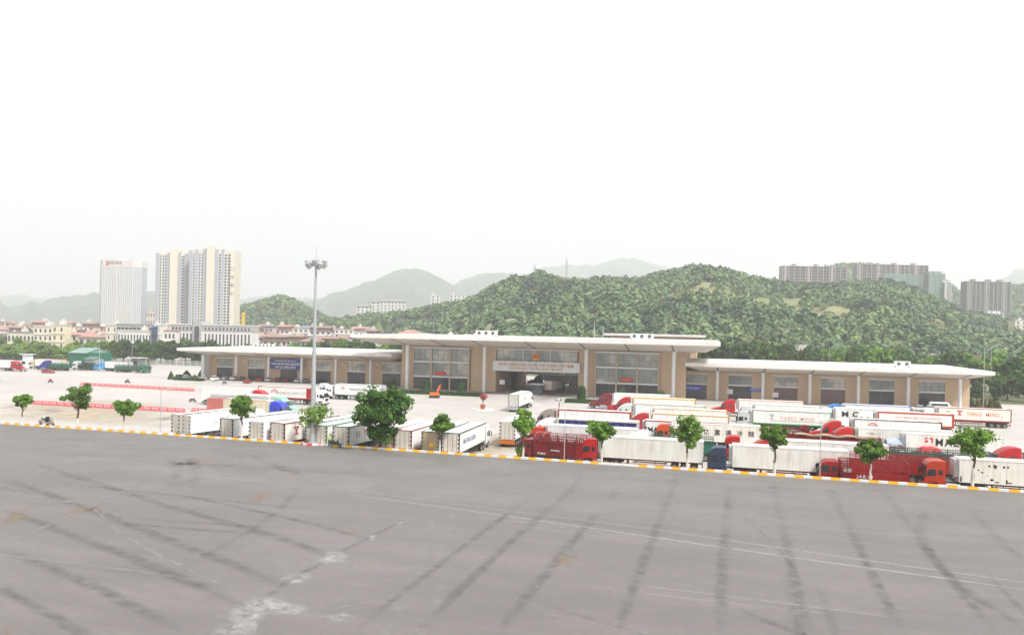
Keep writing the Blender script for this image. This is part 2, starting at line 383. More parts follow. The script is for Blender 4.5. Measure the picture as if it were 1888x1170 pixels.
for pts, w in [([(450, 992), (500, 1005), (530, 1035), (535, 1060)], .12), ([(455, 985), (520, 1005), (560, 1020), (600, 1040)], .1), ([(620, 1015), (660, 1025), (670, 1050), (650, 1060)], .12),
               ([(150, 918), (160, 925), (230, 990), (330, 1040), (430, 1090)], .45), ([(110, 920), (160, 928)], .4), ([(260, 1010), (330, 1035), (400, 1075)], .2),
               ([(1670, 985), (1680, 960), (1740, 947), (1830, 962), (1888, 968)], .15), ([(1670, 985), (1700, 1010), (1740, 1025)], .1), ([(640, 815), (900, 835), (1200, 870), (1500, 905), (1800, 925)], .8),
               ([(500, 850), (800, 870), (930, 880)], .5), ([(1000, 1130), (1100, 1150), (1200, 1172)], .15), ([(575, 1150), (585, 1120), (640, 1100), (760, 1110)], .25), ([(300, 880), (420, 878), (600, 900)], .4),
               ([(20, 905), (110, 925), (160, 930)], .5), ([(700, 830), (900, 850), (944, 862)], .5), ([(1350, 965), (1430, 975)], .1), ([(1240, 905), (1330, 912)], .2), ([(1530, 950), (1600, 960)], .1)]:
    strip('tyre_scuff', pts, w, FAINT, z_())
for pts in [[(505, 1066), (530, 1056), (560, 1052), (585, 1058), (575, 1070), (560, 1082), (530, 1080)], [(566, 1028), (600, 1012), (640, 1010), (658, 1026), (640, 1040), (605, 1046), (580, 1040)],
            [(672, 992), (684, 984), (700, 982), (694, 994), (684, 999)], [(728, 966), (742, 958), (746, 962), (732, 970)],
            [(385, 1140), (430, 1112), (470, 1092), (520, 1090), (535, 1100), (515, 1125), (480, 1150), (470, 1180), (395, 1180)],
            [(440, 1112), (470, 1098), (520, 1100), (560, 1112), (590, 1122), (580, 1138), (520, 1138), (470, 1128)], [(380, 1168), (440, 1140), (480, 1150), (470, 1180)],
            [(590, 1135), (640, 1125), (665, 1140), (620, 1150)]]:
    patch('dust_patch', pts, DUST, z_())
for pts in [[(452, 926), (475, 910), (498, 902), (495, 912), (480, 928), (462, 930)], [(322, 856), (350, 845), (415, 835), (420, 840), (370, 852), (330, 859)], [(500, 880), (550, 866), (560, 872), (520, 882)],
            [(0, 962), (20, 940), (60, 935), (50, 955), (10, 970)], [(1015, 1036), (1040, 1020), (1070, 1022), (1060, 1040), (1030, 1042)], [(620, 985), (660, 975), (664, 980), (630, 990)],
            [(110, 945), (180, 925), (200, 935), (120, 955)], [(0, 1165), (0, 1155), (20, 1160), (30, 1180)]]:
    patch('ochre_stain', pts, RUST, z_())
rs = random.Random(17)
OILY = markmat('faint_tyre_streak', (.070, .062, .058), .24, .7, .35, .7); PALES = markmat('pale_streak', (.32, .305, .295), .4, .7, .38, .7); CRACK = markmat('crack_fill', (.045, .042, .04), .75, 1.2, .3, .5)
for k in range(75):
    x = rs.uniform(-95, 60); y = rs.uniform(24, 88); fam = rs.random(); L = rs.uniform(10, 38)
    a = PI/2+rs.uniform(-.25, .25) if fam < .45 else (rs.uniform(-.12, .1) if fam < .8 else rs.uniform(-.9, -.4)); cv = rs.uniform(-.02, .02); pts = []
    for j in range(6): pts.append((x, min(y, 91.5))); x += math.cos(a)*L/5; y += math.sin(a)*L/5; a += cv*L/5
    if max(p[1] for p in pts) > 91: continue
    m_k = OILY if rs.random() < .62 else PALES; w_ = rs.uniform(.3, 1.5); strip('tyre_streak', pts, w_, m_k, z_(), True)
    if rs.random() < .4: strip('tyre_streak', [(p[0]+1.9*math.sin(a), p[1]-1.9*math.cos(a)) for p in pts if p[1]-1.9*math.cos(a) < 91.5], w_, m_k, z_(), True) if all(p[1]-1.9*math.cos(a) < 91.5 for p in pts) else None
for k in range(0):
    x = rs.uniform(-60, 40); y = rs.uniform(26, 70); a = rs.uniform(0, PI); pts = []
    for j in range(9): pts.append((x, y)); x += math.cos(a)*1.3; y += math.sin(a)*1.3; a += rs.uniform(-.6, .6)
    strip('crack', pts, .09, CRACK, z_(), True)
PBAND = markmat('pale_band_tone', (.30, .285, .275), .45, .15, .2, .6)  # wide, broken paler bands across the far asphalt, towards the kerb
for y0, w_ in ((86, 9), (80, 14), (70, 16)): strip('pale_band', [(-150+30*k, y0-.0157*(-150+30*k)) for k in range(10)], w_, PBAND, z_(), True)
REP = M('repair_asphalt', (.095, .09, .088), .9, 0, .4, 2)
for x, y, w_, l_ in ():
    zq = z_(); sheet('repair_patch', [(x, y), (x+w_, y+.2), (x+w_-.1, y+l_), (x+.1, y+l_-.15)], zq, markmat('repair_%d' % int(x+90), (.10, .094, .09), .0, 1) if 0 else REP)
# tan dusty area and dark wet marks on the lorry park
TAN = markmat('tan_dust', (.47, .385, .27), .8, .12, .3, .6); WET = markmat('damp_mark', (.2, .19, .18), .6, .4, .35, .6)
def lpatch(name, pts, mat, z):
    P = [at(px, py) for px, py in pts]; cx = sum(p[0] for p in P)/len(P); cy = sum(p[1] for p in P)/len(P)
    V = [(cx, cy, LZ+z)]+[(x, y, LZ+z) for x, y in P]; n = len(P)
    return finish_uv(name, V, [(0, 1+i, 1+(i+1) % n) for i in range(n)], [(0, 1)]+[(0, 0)]*n, mat)
lpatch('dust_area', [(-60, 745), (150, 730), (330, 745), (345, 790), (200, 788), (60, 778), (-60, 775)], TAN, .005)
lpatch('dust_area', [(860, 800), (960, 790), (960, 835), (900, 842), (860, 835)], TAN, .006)
for pts in [[(60, 755), (110, 750), (130, 757), (90, 762)], [(270, 772), (330, 764), (345, 770), (300, 778)], [(900, 825), (930, 812), (945, 818), (920, 830)], [(0, 748), (30, 745), (30, 750), (0, 754)],
            [(945, 735), (1040, 720), (1060, 728), (1000, 745)], [(830, 722), (950, 716), (960, 726), (880, 730)]]:
    lpatch('damp_mark', pts, WET, .008+random.random()*.003)
# ------------------------------------------------------------------ terminal building (own frame: X along the front, Z up from the lorry park)
TAN_W = M('tan_stone', (.60, .435, .29), .7, 0, .3, .35, dcol=(.46, .32, .21), streak=True); COLM = M('column_metal', (.80, .81, .82), .45, .0, .1, .8)
ROOFW = M('white_roof_panel', (.76, .74, .71), .55, 0, .5, .3, dcol=(.50, .47, .42), streak=True); SOFF = M('soffit_panel', (.66, .61, .55), .7, 0, .2, .2, dcol=(.46, .42, .37))
RIB = M('dark_joint', (.17, .16, .15), .7); FRAME = M('white_frame', (.80, .79, .77), .5, 0, .1); MULL = M('dark_mullion', (.13, .12, .11), .5); TANF = M('tan_frame', (.52, .40, .29), .6)
m_, t, b = newmat('facade_glass')                     # blinds and dim rooms behind, tone per pane; soft reflections painted into the colour
oi = t.nodes.new('ShaderNodeNewGeometry')
r = t.nodes.new('ShaderNodeValToRGB'); e = r.color_ramp.elements
e[0].position = 0; e[0].color = (.12, .15, .15, 1); e[1].position = 1.; e[1].color = (.55, .53, .46, 1)
for p_, c_ in ((.45, (.22, .25, .24, 1)), (.75, (.30, .31, .28, 1))): q = e.new(p_); q.color = c_
gm = nd(t, 'ShaderNodeMath', operation='MULTIPLY_ADD'); t.links.new(oi.outputs['Random Per Island'], gm.inputs[0]); gm.inputs[1].default_value = .42; t.links.new(ramp(t, noise(t, .12, 2, sc3=(1, 1, 1.3)), .3, .75), gm.inputs[2]); t.links.new(gm.outputs[0], r.inputs[0]); t.links.new(r.outputs[0], b.inputs['Base Color'])
b.inputs['Roughness'].default_value = .12; b.inputs['Specular IOR Level'].default_value = .9
GLASS = m_; GLD = M('dark_door_glass', (.035, .035, .04), .15, 0, .4, 1.0, spec=.7); GLR = M('curtained_glass', (.16, .08, .07), .3, 0, .5, 1.5, dcol=(.05, .06, .07), spec=.6)
tb = empty('terminal_building', (-52*K, 211.4*K, LZ), 0, 'long tan border terminal with white wing roofs, tall columns and a central gateway', 'building')
def B(mb, x0, y0, z0, x1, y1, z1, m=0):
    mb.box((x0+52)*K, (y0-211.4)*K, z0*K, (x1+52)*K, (y1-211.4)*K, z1*K, m); return mb
def BP(x, y, z): return ((x+52)*K, (y-211.4)*K, z*K)
def roof(xa, xb, ye, zb, zt, yc, zc, yb, ztb, name, ribs):
    """inverted wing: fascia at ye from zb to zt, soffit falling to zc at yc, then flat to yb"""
    m = MB(); P = BP
    f = lambda pts, k: m.face([P(*p) for p in pts], k)
    ye2, i = ye+.5, 1.2
    f([(xa, ye, zb), (xb, ye, zb), (xb, ye, zt), (xa, ye, zt)], 0)
    f([(xa, ye, zt), (xb, ye, zt), (xb, yb, ztb), (xa, yb, ztb)], 0)
    f([(xa, ye, zb), (xa+i*3, yc, zc), (xb-i*3, yc, zc), (xb, ye, zb)], 1)
    f([(xa+i*3, yc, zc), (xa+i*3, yb-9, zc), (xb-i*3, yb-9, zc), (xb-i*3, yc, zc)], 1)
    f([(xa+i*3, yb-9, zc), (xa, yb, zb), (xb, yb, zb), (xb-i*3, yb-9, zc)], 1)
    for x, s in ((xa, 1), (xb, -1)):
        g = x+s*i*3
        f([(x, ye, zb), (x, ye, zt), (x, yb, ztb), (x, yb, zb)], 0)
        f([(x, ye, zb), (x, yb, zb), (g, yb-9, zc), (g, yc, zc)], 1)
    f([(xa, yb, zb), (xa, yb, ztb), (xb, yb, ztb), (xb, yb, zb)], 0)
    for x in ribs:
        a, b_ = Vector(P(x, ye+.1, zb-.03)), Vector(P(x, yc, zc-.03)); m.bar(a, b_, .42, .1, 2)
    n = int((xb-xa)/2.95)
    for k in range(1, n): 
        x = xa+(xb-xa)*k/n; m.bar(P(x, ye-.012, zb+.02), P(x, ye-.012, zt-.02), .05, .03, 3)
    m.bar(P(xa, ye-.02, zb+.06), P(xb, ye-.02, zb+.06), .06, .12, 3)
    return m.build(name, [ROOFW, SOFF, RIB, SOFF], tb)
xl, xr, xh0, bay = -159.1, 2.53, -85.3, 11.8
hx = [-85.3, -61.7, -32.5, -8.9]
roof(-163.2, -89.6, 203, 9.2, 10.05, 211.8, 7.75, 243, 10.55, 'roof', [xl+bay*i for i in range(6)])
roof(-5.8, 66.6, 203, 9.15, 10.05, 211.8, 7.75, 243, 10.5, 'roof', [xr+bay*i for i in range(6)])
roof(-97.6, 2.9, 192.4, 14.65, 15.62, 205.2, 12.8, 252, 16.3, 'roof', [-85.3, -73.5, -61.7, -47.1, -32.5, -20.7, -8.9])
def column(x, y, z, r):
    m = MB(); c = BP(x, y, 0); m.tube(c, (c[0], c[1], z*K), r*K, n=16)
    for k in range(1, int(z/1.25)): m.tube((c[0], c[1], k*1.25*K), (c[0], c[1], k*1.25*K+.05), r*K+.012, n=16, m=1, cap=False)
    return m.build('column', [COLM, SOFF], tb)
for i in range(6):
    if i: column(xl+bay*i, 211.4, 7.9, .42)
    column(xr+bay*i, 211.4, 7.9, .42)
for x in hx: column(x, 204.8, 12.9, .5)
m = MB(); B(m, xl-.7, 210.6, 0, xl+.4, 215, 7.75); m.build('corner_pier', FRAME, tb)
def window(x0, x1, z0, z1, y, cols, rows, glass, frame=MULL, fw=.07, name='window'):
    """a framed opening: one pane per cell, each its own piece of glass"""
    m = MB(); dx = (x1-x0)/cols; dz = (z1-z0)/rows
    B(m, x0, y-.06, z0, x0+fw, y+.1, z1); B(m, x1-fw, y-.06, z0, x1, y+.1, z1); B(m, x0+fw, y-.06, z1-fw, x1-fw, y+.1, z1); B(m, x0+fw, y-.06, z0, x1-fw, y+.1, z0+fw)
    for k in range(1, cols): B(m, x0+k*dx-fw/2, y-.05, z0+fw, x0+k*dx+fw/2, y+.08, z1-fw)
    for k in range(1, rows): B(m, x0+fw, y-.045, z0+k*dz-fw/2, x1-fw, y+.07, z0+k*dz+fw/2)
    o = m.build(name, frame, tb)
    g = MB()
    for i in range(cols):
        for j in range(rows): g.face([BP(x0+i*dx+.01, y, z0+j*dz+.01), BP(x0+(i+1)*dx-.01, y, z0+j*dz+.01), BP(x0+(i+1)*dx-.01, y, z0+(j+1)*dz-.01), BP(x0+i*dx+.01, y, z0+(j+1)*dz-.01)])
    g.build('pane', glass, o); return o
WY = 213.7
def wing(x0c, xa, xb, glasses):
    m = MB(); x = xa
    for i in range(6):
        a, b_ = x0c+bay*i+3.0, x0c+bay*i+9.05
        if x0c == xr: a, b_ = a-bay, b_-bay
        if i == 0 and x0c == xr: a = -7.9
        if a > x: B(m, x, WY-.15, 0, a, WY+.3, 7.6)
        B(m, a, WY-.15, 6.95, b_, WY+.3, 7.6); x = b_
        fr = MB(); B(fr, a-.05, WY-.24, 6.72, b_+.05, WY+.25, 6.95); B(fr, a-.05, WY-.24, 3.85, b_+.05, WY+.25, 4.2); fr.build('transom', FRAME, tb)
        window(a, b_, 4.2, 6.72, WY, 4 if i != 1 else 4, 2, GLASS)
        window(a, b_, 0.05, 3.85, WY, 4, 2, glasses[i])
    B(m, x, WY-.15, 0, xb, WY+.3, 7.6); B(m, xa, WY+.3, 0, xa+.4, 240, 7.6); B(m, xb-.4, WY+.3, 0, xb, 240, 7.6); B(m, xa, 239.6, 0, xb, 240, 7.6)
    m.build('wall', TAN_W, tb)
wing(xl, xl+.4, -88.4, [GLD, GLD, GLD, GLD, GLD, GLD]); wing(xr, -8, 64.4, [GLD, GLD, GLR, GLR, GLD, GLD])
HW = 207.4
m = MB()                                          # tan masonry of the tall middle, with the gateway left open
for a, b_ in ((-88.2, -84.6), (-66.6, -59.0), (-35.0, -30.3), (-12.6, -5.7)): B(m, a, HW, 0, b_, HW+.6, 12.9)
for a, b_ in ((-84.6, -66.6), (-30.3, -12.6)): B(m, a, HW, 12.35, b_, HW+.6, 12.9)
B(m, -59, HW, 12.25, -35, HW+.6, 12.9)
B(m, -88.2, HW+.6, 0, -87.8, 245, 12.9); B(m, -6.1, HW+.6, 0, -5.7, 245, 12.9)
B(m, -59.4, HW+.6, 0, -59, 224, 6.2); B(m, -35, HW+.6, 0, -34.6, 245, 6.2); B(m, -63, 224, 0, -59, 224.5, 6.2); B(m, -59.4, 233, 0, -59, 245, 6.2)
B(m, -88.2, 244.6, 0, -59.4, 245, 12.9); B(m, -34.6, 244.6, 0, -5.7, 245, 12.9); B(m, -59.4, 244.6, 6.5, -34.6, 245, 12.9)
B(m, -59, HW+.8, 6.2, -35, 244.6, 6.5)
m.build('wall', TAN_W, tb)
def grid(xa, xb):
    y = 206.6; m = MB(); w = (xb-xa)/3
    for k in range(4): B(m, xa+k*w-.22, y-.12, 0, xa+k*w+.22, y+.5, 12.1)
    B(m, xa-.22, y+.5, 0, xa+.02, HW+.6, 12.1); B(m, xb-.02, y+.5, 0, xb+.22, HW+.6, 12.1)
    m.build('bay_frame', TANF, tb)
    m = MB()
    for z in (3.55, 7.85, 12.0):
        for k in range(3): B(m, xa+k*w+.22, y-.05, z, xa+(k+1)*w-.22, y+.5, z+.4)
    B(m, xa-.4, y-.2, 12.1, xb+.4, HW+.6, 12.35) 
    m.build('transom', FRAME, tb)
    for k in range(3):
        for z0, z1, g, rws in ((.05, 3.55, GLD, 2), (3.95, 7.85, GLASS, 2), (8.25, 12.0, GLASS, 2)): window(xa+k*w+.22, xa+(k+1)*w-.22, z0, z1, y+.2, 3, rws, g)
grid(-84.2, -67.0); grid(-30.1, -12.9)
for k in range(3): window(-58.9+k*7.97, -58.9+(k+1)*7.97-.25, 8.95, 12.2, HW+.1, 4, 2, GLASS)
m = MB()
for k in (1, 2): B(m, -58.9+k*7.97-.24, HW-.1, 8.95, -58.9+k*7.97, HW+.4, 12.2)
B(m, -59, HW-.35, 12.2, -35, HW+.4, 12.5); m.build('mullion', FRAME, tb)
# name board over the gateway
SIGNW = M('sign_board_stone', (.74, .74, .76), .5, 0, .12, .5); GOLD = M('gold_letters', (.50, .24, .04), .5, 0, .2, 2)
m = MB(); B(m, -59.6, HW-1.2, 6.15, -34.5, HW-.02, 9.0); sg = m.build('name_board', SIGNW, tb)
TY = BP(0, HW-1.23, 0)[1]
lettering(sg, 'NƯỚC CỘNG HÒA XÃ HỘI CHỦ NGHĨA VIỆT NAM', GOLD, (BP(-47, 0, 0)[0], TY, 8.0*K), -PI/2, 1.25, 23.5, .03, 1.05)
lettering(sg, 'CỬA KHẨU QUỐC TẾ ĐƯỜNG BỘ SỐ II KIM THÀNH', GOLD, (BP(-47, 0, 0)[0], TY, 6.95*K), -PI/2, .95, 17.0, .025, 1.05)
for k in range(11): m = MB(); B(m, -58.2+k*2.25, HW-1.1, 9.0, -57.9+k*2.25, HW-.8, 9.3); m.build('board_lamp', MULL, tb)
RED = M('emblem_red', (.55, .02, .015), .4); YELG = M('emblem_gold', (.75, .5, .06), .4)
m = MB(); c = BP(-47.0, HW-.9, 10.35); m.tube(c, (c[0], c[1]+.25, c[2]), 1.12, n=28, m=1); m.tube((c[0], c[1]-.05, c[2]), (c[0], c[1]+.1, c[2]), .92, n=28, m=0)
pts = []
for k in range(10): rr = .42 if k % 2 == 0 else .17; a_ = PI/2+k*PI/5; pts.append((c[0]+rr*math.cos(a_), c[1]-.08, c[2]+.12+rr*math.sin(a_)))
m.face(pts, 1); m.box(c[0]-.55, c[1]-.1, c[2]-.85, c[0]+.55, c[1]-.04, c[2]-.5, 1); m.tube((c[0], c[1], c[2]+.9), (c[0], c[1], c[2]+2.0), .06, m=1)
m.build('emblem', [RED, YELG], tb)
# blue notice boards, wall lamps, paper notice, red banners
BLUE = M('blue_board', (.03, .05, .22), .5); LETW = M('white_letters', (.8, .8, .8), .5)
m = MB(); B(m, xl+bay*2+.1, 211.6, 4.05, xl+bay*3-.1, 211.9, 7.2); bb = m.build('blue_board', BLUE, tb)
bx = BP(xl+bay*2.5, 0, 0)[0]; by_ = BP(0, 211.57, 0)[1]
lettering(bb, 'ỦY BAN NHÂN DÂN TỈNH LÀO CAI', LETW, (bx, by_, 6.65*K), -PI/2, .7, 8.2)
lettering(bb, 'TRUNG TÂM TIẾP NHẬN, GIẢI QUYẾT', LETW, (bx, by_, 5.65*K), -PI/2, 1.0, 11.2, .02)
lettering(bb, 'THỦ TỤC HÀNH CHÍNH', LETW, (bx, by_, 4.65*K), -PI/2, 1.0, 7.8, .02)
LBL = M('bright_blue_board', (.04, .06, .45), .4)
for x0, x1, z0, z1, s1 in ((-6.3, -1.6, 2.0, 3.6, 'NHẬP CẢNH'), (10.9, 14.3, 2.5, 3.4, 'XUẤT CẢNH')):
    m = MB(); B(m, x0, WY-.45, z0, x1, WY-.3, z1); o = m.build('notice_board', LBL, tb)
    lettering(o, s1, LETW, (BP((x0+x1)/2, 0, 0)[0], BP(0, WY-.47, 0)[1], (z0+z1)/2*K), -PI/2, .75, (x1-x0)*.8)
for x in (xl+bay+1.0, xl+3*bay+1.0, xl+4*bay+1., xl+5*bay+1.):
    m = MB(); B(m, x, WY-.6, 6.2, x+.7, WY-.15, 6.6); m.build('wall_lamp', FRAME, tb)
for x, z in ((-58.0+.2, 2.2), (5.2, 1.6), (17, 1.2)):
    m = MB(); B(m, x if z > 2 else x, (HW if z > 2 else WY-.15)-.06, z, x+1.5, (HW if z > 2 else WY-.15)-.01, z+1.3); m.build('notice', LETW, tb)
REDB = M('red_banner', (.6, .02, .02), .6)
for xc in (-75.6, -21.5):
    m = MB(); B(m, xc-1.7, 206.3, 4.3, xc+1.7, 206.45, 5.3); m.build('banner', REDB, tb)
    lettering(tb.children[-1], 'CHÀO MỪNG', YELG, (BP(xc, 0, 0)[0], BP(0, 206.27, 0)[1], 4.8*K), -PI/2, .5, 2.6)
# raised slab of the rear roof seen above the right end
m = MB(); B(m, -33, 264, 0, -4, 298, 17.2); B(m, -35.6, 261.4, 17.2, -1, 300, 18.0, 1)
tag(struct_o := m.build('rear_hall', [TAN_W, ROOFW]), 'low grey flat-roofed hall showing just above the right end of the tall roof', 'building'); struct_o.location = tb.location
# air conditioners on the roofs
ACW = M('ac_casing', (.68, .68, .66), .5, 0, .3, 2); ACD = M('ac_grille', (.12, .12, .12), .6)
def ac(x, y, z, label, n=3, s=1.0):
    r = empty('air_conditioner', (x*K, y*K, LZ+z*K), 0, label, 'air conditioner')
    m = MB(); m.box(-n*.9*s, -.6*s, .25*s, n*.9*s, .6*s, 1.5*s); m.build('casing', ACW, r)
    for i in range(n):
        m = MB(); cx = (-n*.9+.9+i*1.8)*s; m.tube((cx, -.62*s, .85*s), (cx, -.6*s, .85*s), .45*s, n=14); m.build('fan_grille', ACD, r)
    m = MB()
    for cx in (-n*.9+.2, n*.9-.2):
        for y_ in (-.5, .5): m.box((cx-.08)*s, (y_-.08)*s, 0, (cx+.08)*s, (y_+.08)*s, .25*s)
    m.build('feet', ACD, r)
ac(-59.8, 200, 15.8, 'three grey rooftop air conditioners left of the gateway emblem', 3, 1.2); ac(-17, 200, 15.8, 'three air conditioners on the tall roof near its right end', 3, 1.2)
ac(49, 215, 10.2, 'white boxy air conditioner on the right wing roof', 2, 1.15); ac(-146, 225, 10.4, 'grey plant unit at the left end of the left wing roof', 5, .9)
# small flag poles and aerials on or behind the roof
def pole(name, x, y, z0, z1, r, label, cat, mat=None, top=None):
    m = MB(); m.tube((0, 0, 0), (0, 0, z1-z0), r, r*.6, n=8)
    if top: top(m, z1-z0)
    return tag(m.build(name, mat or COLM, None, (x, y, z0)), label, cat)
# ------------------------------------------------------------------ vehicles
TYRE = M('tyre_rubber', (.025, .024, .023), .85, 0, .5, 3, dcol=(.09, .08, .07)); RIM = M('wheel_rim', (.30, .28, .25), .5, .3, .4, 4, dcol=(.18, .14, .1))
CHAS = M('chassis_dark', (.05, .045, .042), .7, 0, .5, 2, dcol=(.12, .10, .08)); CHR = M('chassis_rust_red', (.22, .05, .03), .7, 0, .5, 2)
WIN = M('vehicle_glass', (.02, .025, .03), .08, 0, .1, 1, spec=.8); LAMPW = M('headlamp', (.6, .62, .62), .2); BLK = M('black_plastic', (.025, .025, .028), .5)
SILV = M('bare_metal', (.45, .46, .47), .35, .5, .3, 3); HINGE = M('door_hinge', (.015, .015, .015), .5); DOORG = M('door_metal', (.62, .59, .53), .5, 0, .45, 1.2, streak=True, dcol=(.40, .33, .24))
TAIL = M('tail_lamp', (.5, .03, .02), .3); ORG = M('plate_yellow', (.8, .45, .03), .5)
WH = {}
def wheelmesh(r, w):
    if (r, w) not in WH:
        m = MB()
        def ring(rr, y): return [(rr*math.cos(2*PI*k/18), y, rr*math.sin(2*PI*k/18)) for k in range(18)]
        m.rings([ring(r*.6, -w/2), ring(r*.93, -w/2), ring(r, -w/2+.05), ring(r, w/2-.05), ring(r*.93, w/2), ring(r*.6, w/2)], 0, False)
        for s in (-1, 1):
            m.rings([ring(r*.6, s*w/2), ring(r*.5, s*(w/2-.09)), ring(r*.22, s*(w/2-.07)), ring(r*.18, s*(w/2+.02))], 1, False); m.face(ring(r*.18, s*(w/2+.02)), 1)
        WH[(r, w)] = m.mesh('wheel', [TYRE, RIM])
    return WH[(r, w)]
def wheels(root, xs, y, r=.52, w=.3, pair=True):
    me = wheelmesh(r, w)
    for x in xs:
        for s in (-1, 1): put('wheel', me, root, (x, s*y, r))
def cabover(root, col, x0=0., high=True, dark=None):
    """flat-nosed cab: rear at x0, front at x0+2.25"""
    P = paint(col) if isinstance(col, str) else col; zt = 3.5 if high else 3.0
    m = MB(); m.profile([(x0, .75), (x0, zt), (x0+.12, zt+.08), (x0+1.3, zt+.06), (x0+1.75, zt-.12), (x0+1.98, zt-.5), (x0+2.22, 1.75), (x0+2.28, 1.1), (x0+2.28, .45), (x0+1.85, .45), (x0+1.7, 1.0), (x0+.75, 1.0), (x0+.6, .75)], 1.22, .06, inset_top=.03)
    cab = m.build('cab', P, root)
    m = MB(); a = (x0+2.02, zt-.58); b_ = (x0+2.2, 1.86)
    m.face([(a[0]+.03, -1.02, a[1]), (b_[0]+.03, -1.1, b_[1]), (b_[0]+.03, 1.1, b_[1]), (a[0]+.03, 1.02, a[1])]); m.build('windshield', WIN, cab)
    for s in (-1, 1):
        m = MB(); y = s*1.235; m.face([(x0+1.0, y, 1.8), (x0+1.95, y, 1.75), (x0+1.80, y-s*.012, 2.55), (x0+1.0, y-s*.012, 2.6)]); m.build('side_window', WIN, cab)
        m = MB(); m.face([(x0+.3, y, 1.95), (x0+.72, y, 1.95), (x0+.72, y-s*.012, 2.5), (x0+.3, y-s*.012, 2.5)]); m.build('sleeper_window', WIN, cab)
        m = MB(); m.box(x0+2.05, s*1.3-.05, 1.7, x0+2.3, s*1.3+.12*s, 2.35); m.bar((x0+1.95, s*1.2, 2.4), (x0+2.15, s*1.34, 2.4), .05, .05); m.build('mirror', BLK, cab)
        m = MB(); m.box(x0+2.27, s*.62-.2*1, .6, x0+2.32, s*.62+.35*1 if s > 0 else s*.62+.2, .85); m.build('headlight', LAMPW, cab)
    m = MB(); m.box(x0+2.26, -.8, 1.0, x0+2.31, .8, 1.65); m.build('grille', BLK, cab)
    m = MB(); m.box(x0+2.2, -1.2, .3, x0+2.36, 1.2, .58); m.build('bumper', dark or BLK, cab)
def conventional(root, col, x0=0.):
    """long-nosed sleeper cab with a rounded roof: rear at x0, nose at x0+5.6"""
    P = paint(col)
    m = MB(); m.profile([(x0, .85), (x0, 3.75), (x0+.12, 3.86), (x0+.9, 3.9), (x0+1.6, 3.74), (x0+2.2, 3.4), (x0+2.72, 2.95), (x0+3.15, 2.15), (x0+3.2, 1.2), (x0+3.2, .55), (x0+1.6, .55)], 1.2, .1, inset_top=.16)
    cab = m.build('cab', P, root)
    m = MB(); m.profile([(x0+3.0, .7), (x0+3.0, 2.12), (x0+3.9, 1.98), (x0+4.9, 1.72), (x0+5.35, 1.4), (x0+5.45, .7)], .74, .2, inset_top=.14); m.build('hood', P, cab)
    for s in (-1, 1):
        m = MB(); m.profile([(x0+3.75, .75), (x0+3.85, 1.15), (x0+4.2, 1.38), (x0+4.75, 1.38), (x0+5.2, 1.12), (x0+5.4, .7), (x0+5.05, .7), (x0+4.9, 1.02), (x0+4.1, 1.02), (x0+4.0, .75)], .24, .04, y0=s*.95); m.build('fender', P, cab)
        m = MB(); m.box(x0+5.22, s*.72-.14, .82, x0+5.42, s*.72+.14, 1.05); m.build('headlight', LAMPW, cab)
        y = s*1.2
        m = MB(); m.face([(x0+2.05, y+s*.015, 1.9), (x0+2.95, y+s*.015, 1.85), (x0+2.62, y-s*.09, 2.72), (x0+2.05, y-s*.09, 2.78)]); m.build('side_window', WIN, cab)
        m = MB(); m.face([(x0+.75, y-s*.03, 2.2), (x0+1.25, y-s*.03, 2.2), (x0+1.25, y-s*.1, 2.75), (x0+.75, y-s*.1, 2.75)]); m.build('sleeper_window', WIN, cab)
        m = MB(); m.box(x0+2.9, y+s*.18-.06, 1.75, x0+3.0, y+s*.18+.06, 2.45); m.bar((x0+2.95, y, 2.4), (x0+2.95, y+s*.18, 2.4), .04, .04); m.build('mirror', BLK, cab)
        m = MB(); m.tube((x0+1.0, s*1.0, .75), (x0+2.6, s*1.0, .75), .3, n=12); m.build('fuel_tank', SILV, root)
    m = MB(); a = (x0+2.72, 2.93); b_ = (x0+3.13, 2.14)
    m.face([(a[0]+.05, -.85, a[1]), (b_[0]+.05, -1.02, b_[1]), (b_[0]+.05, 1.02, b_[1]), (a[0]+.05, .85, a[1])]); m.build('windshield', WIN, cab)
    m = MB(); m.box(x0+5.36, -.5, .8, x0+5.46, .5, 1.5); m.build('grille', SILV, cab)
    m = MB(); m.box(x0+5.35, -1.15, .35, x0+5.58, 1.15, .65); m.build('bumper', SILV, cab)
def tractor(root, kind, col, gap=.75):
    """local frame: the trailer's front face is x=0, the tractor reaches forward"""
    if kind == 'conv':
        conventional(root, col, gap); m = MB(); m.box(-3.0, -.45, .62, gap+5.0, -.2, .92); m.box(-3.0, .2, .62, gap+5.0, .45, .92); m.build('tractor_frame', CHAS, root)
        wheels(root, (-.75, -2.1), .95, .52, .5); wheels(root, (gap+4.5,), 1.0, .5, .3)
    else:
        cabover(root, col, gap, kind == 'high'); m = MB(); m.box(-3.0, -.45, .62, gap+1.8, -.2, .92); m.box(-3.0, .2, .62, gap+1.8, .45, .92); m.build('tractor_frame', CHAS, root)
        m = MB(); m.tube((-.2, -1.0, .72), (gap-.1, -1.0, .72), .3, n=12); m.tube((-.2, 1.0, .72), (gap-.1, 1.0, .72), .3, n=12); m.build('fuel_tank', SILV, root)
        wheels(root, (-.75, -2.1), .95, .52, .5); wheels(root, (gap+1.35,), 1.0, .52, .3)
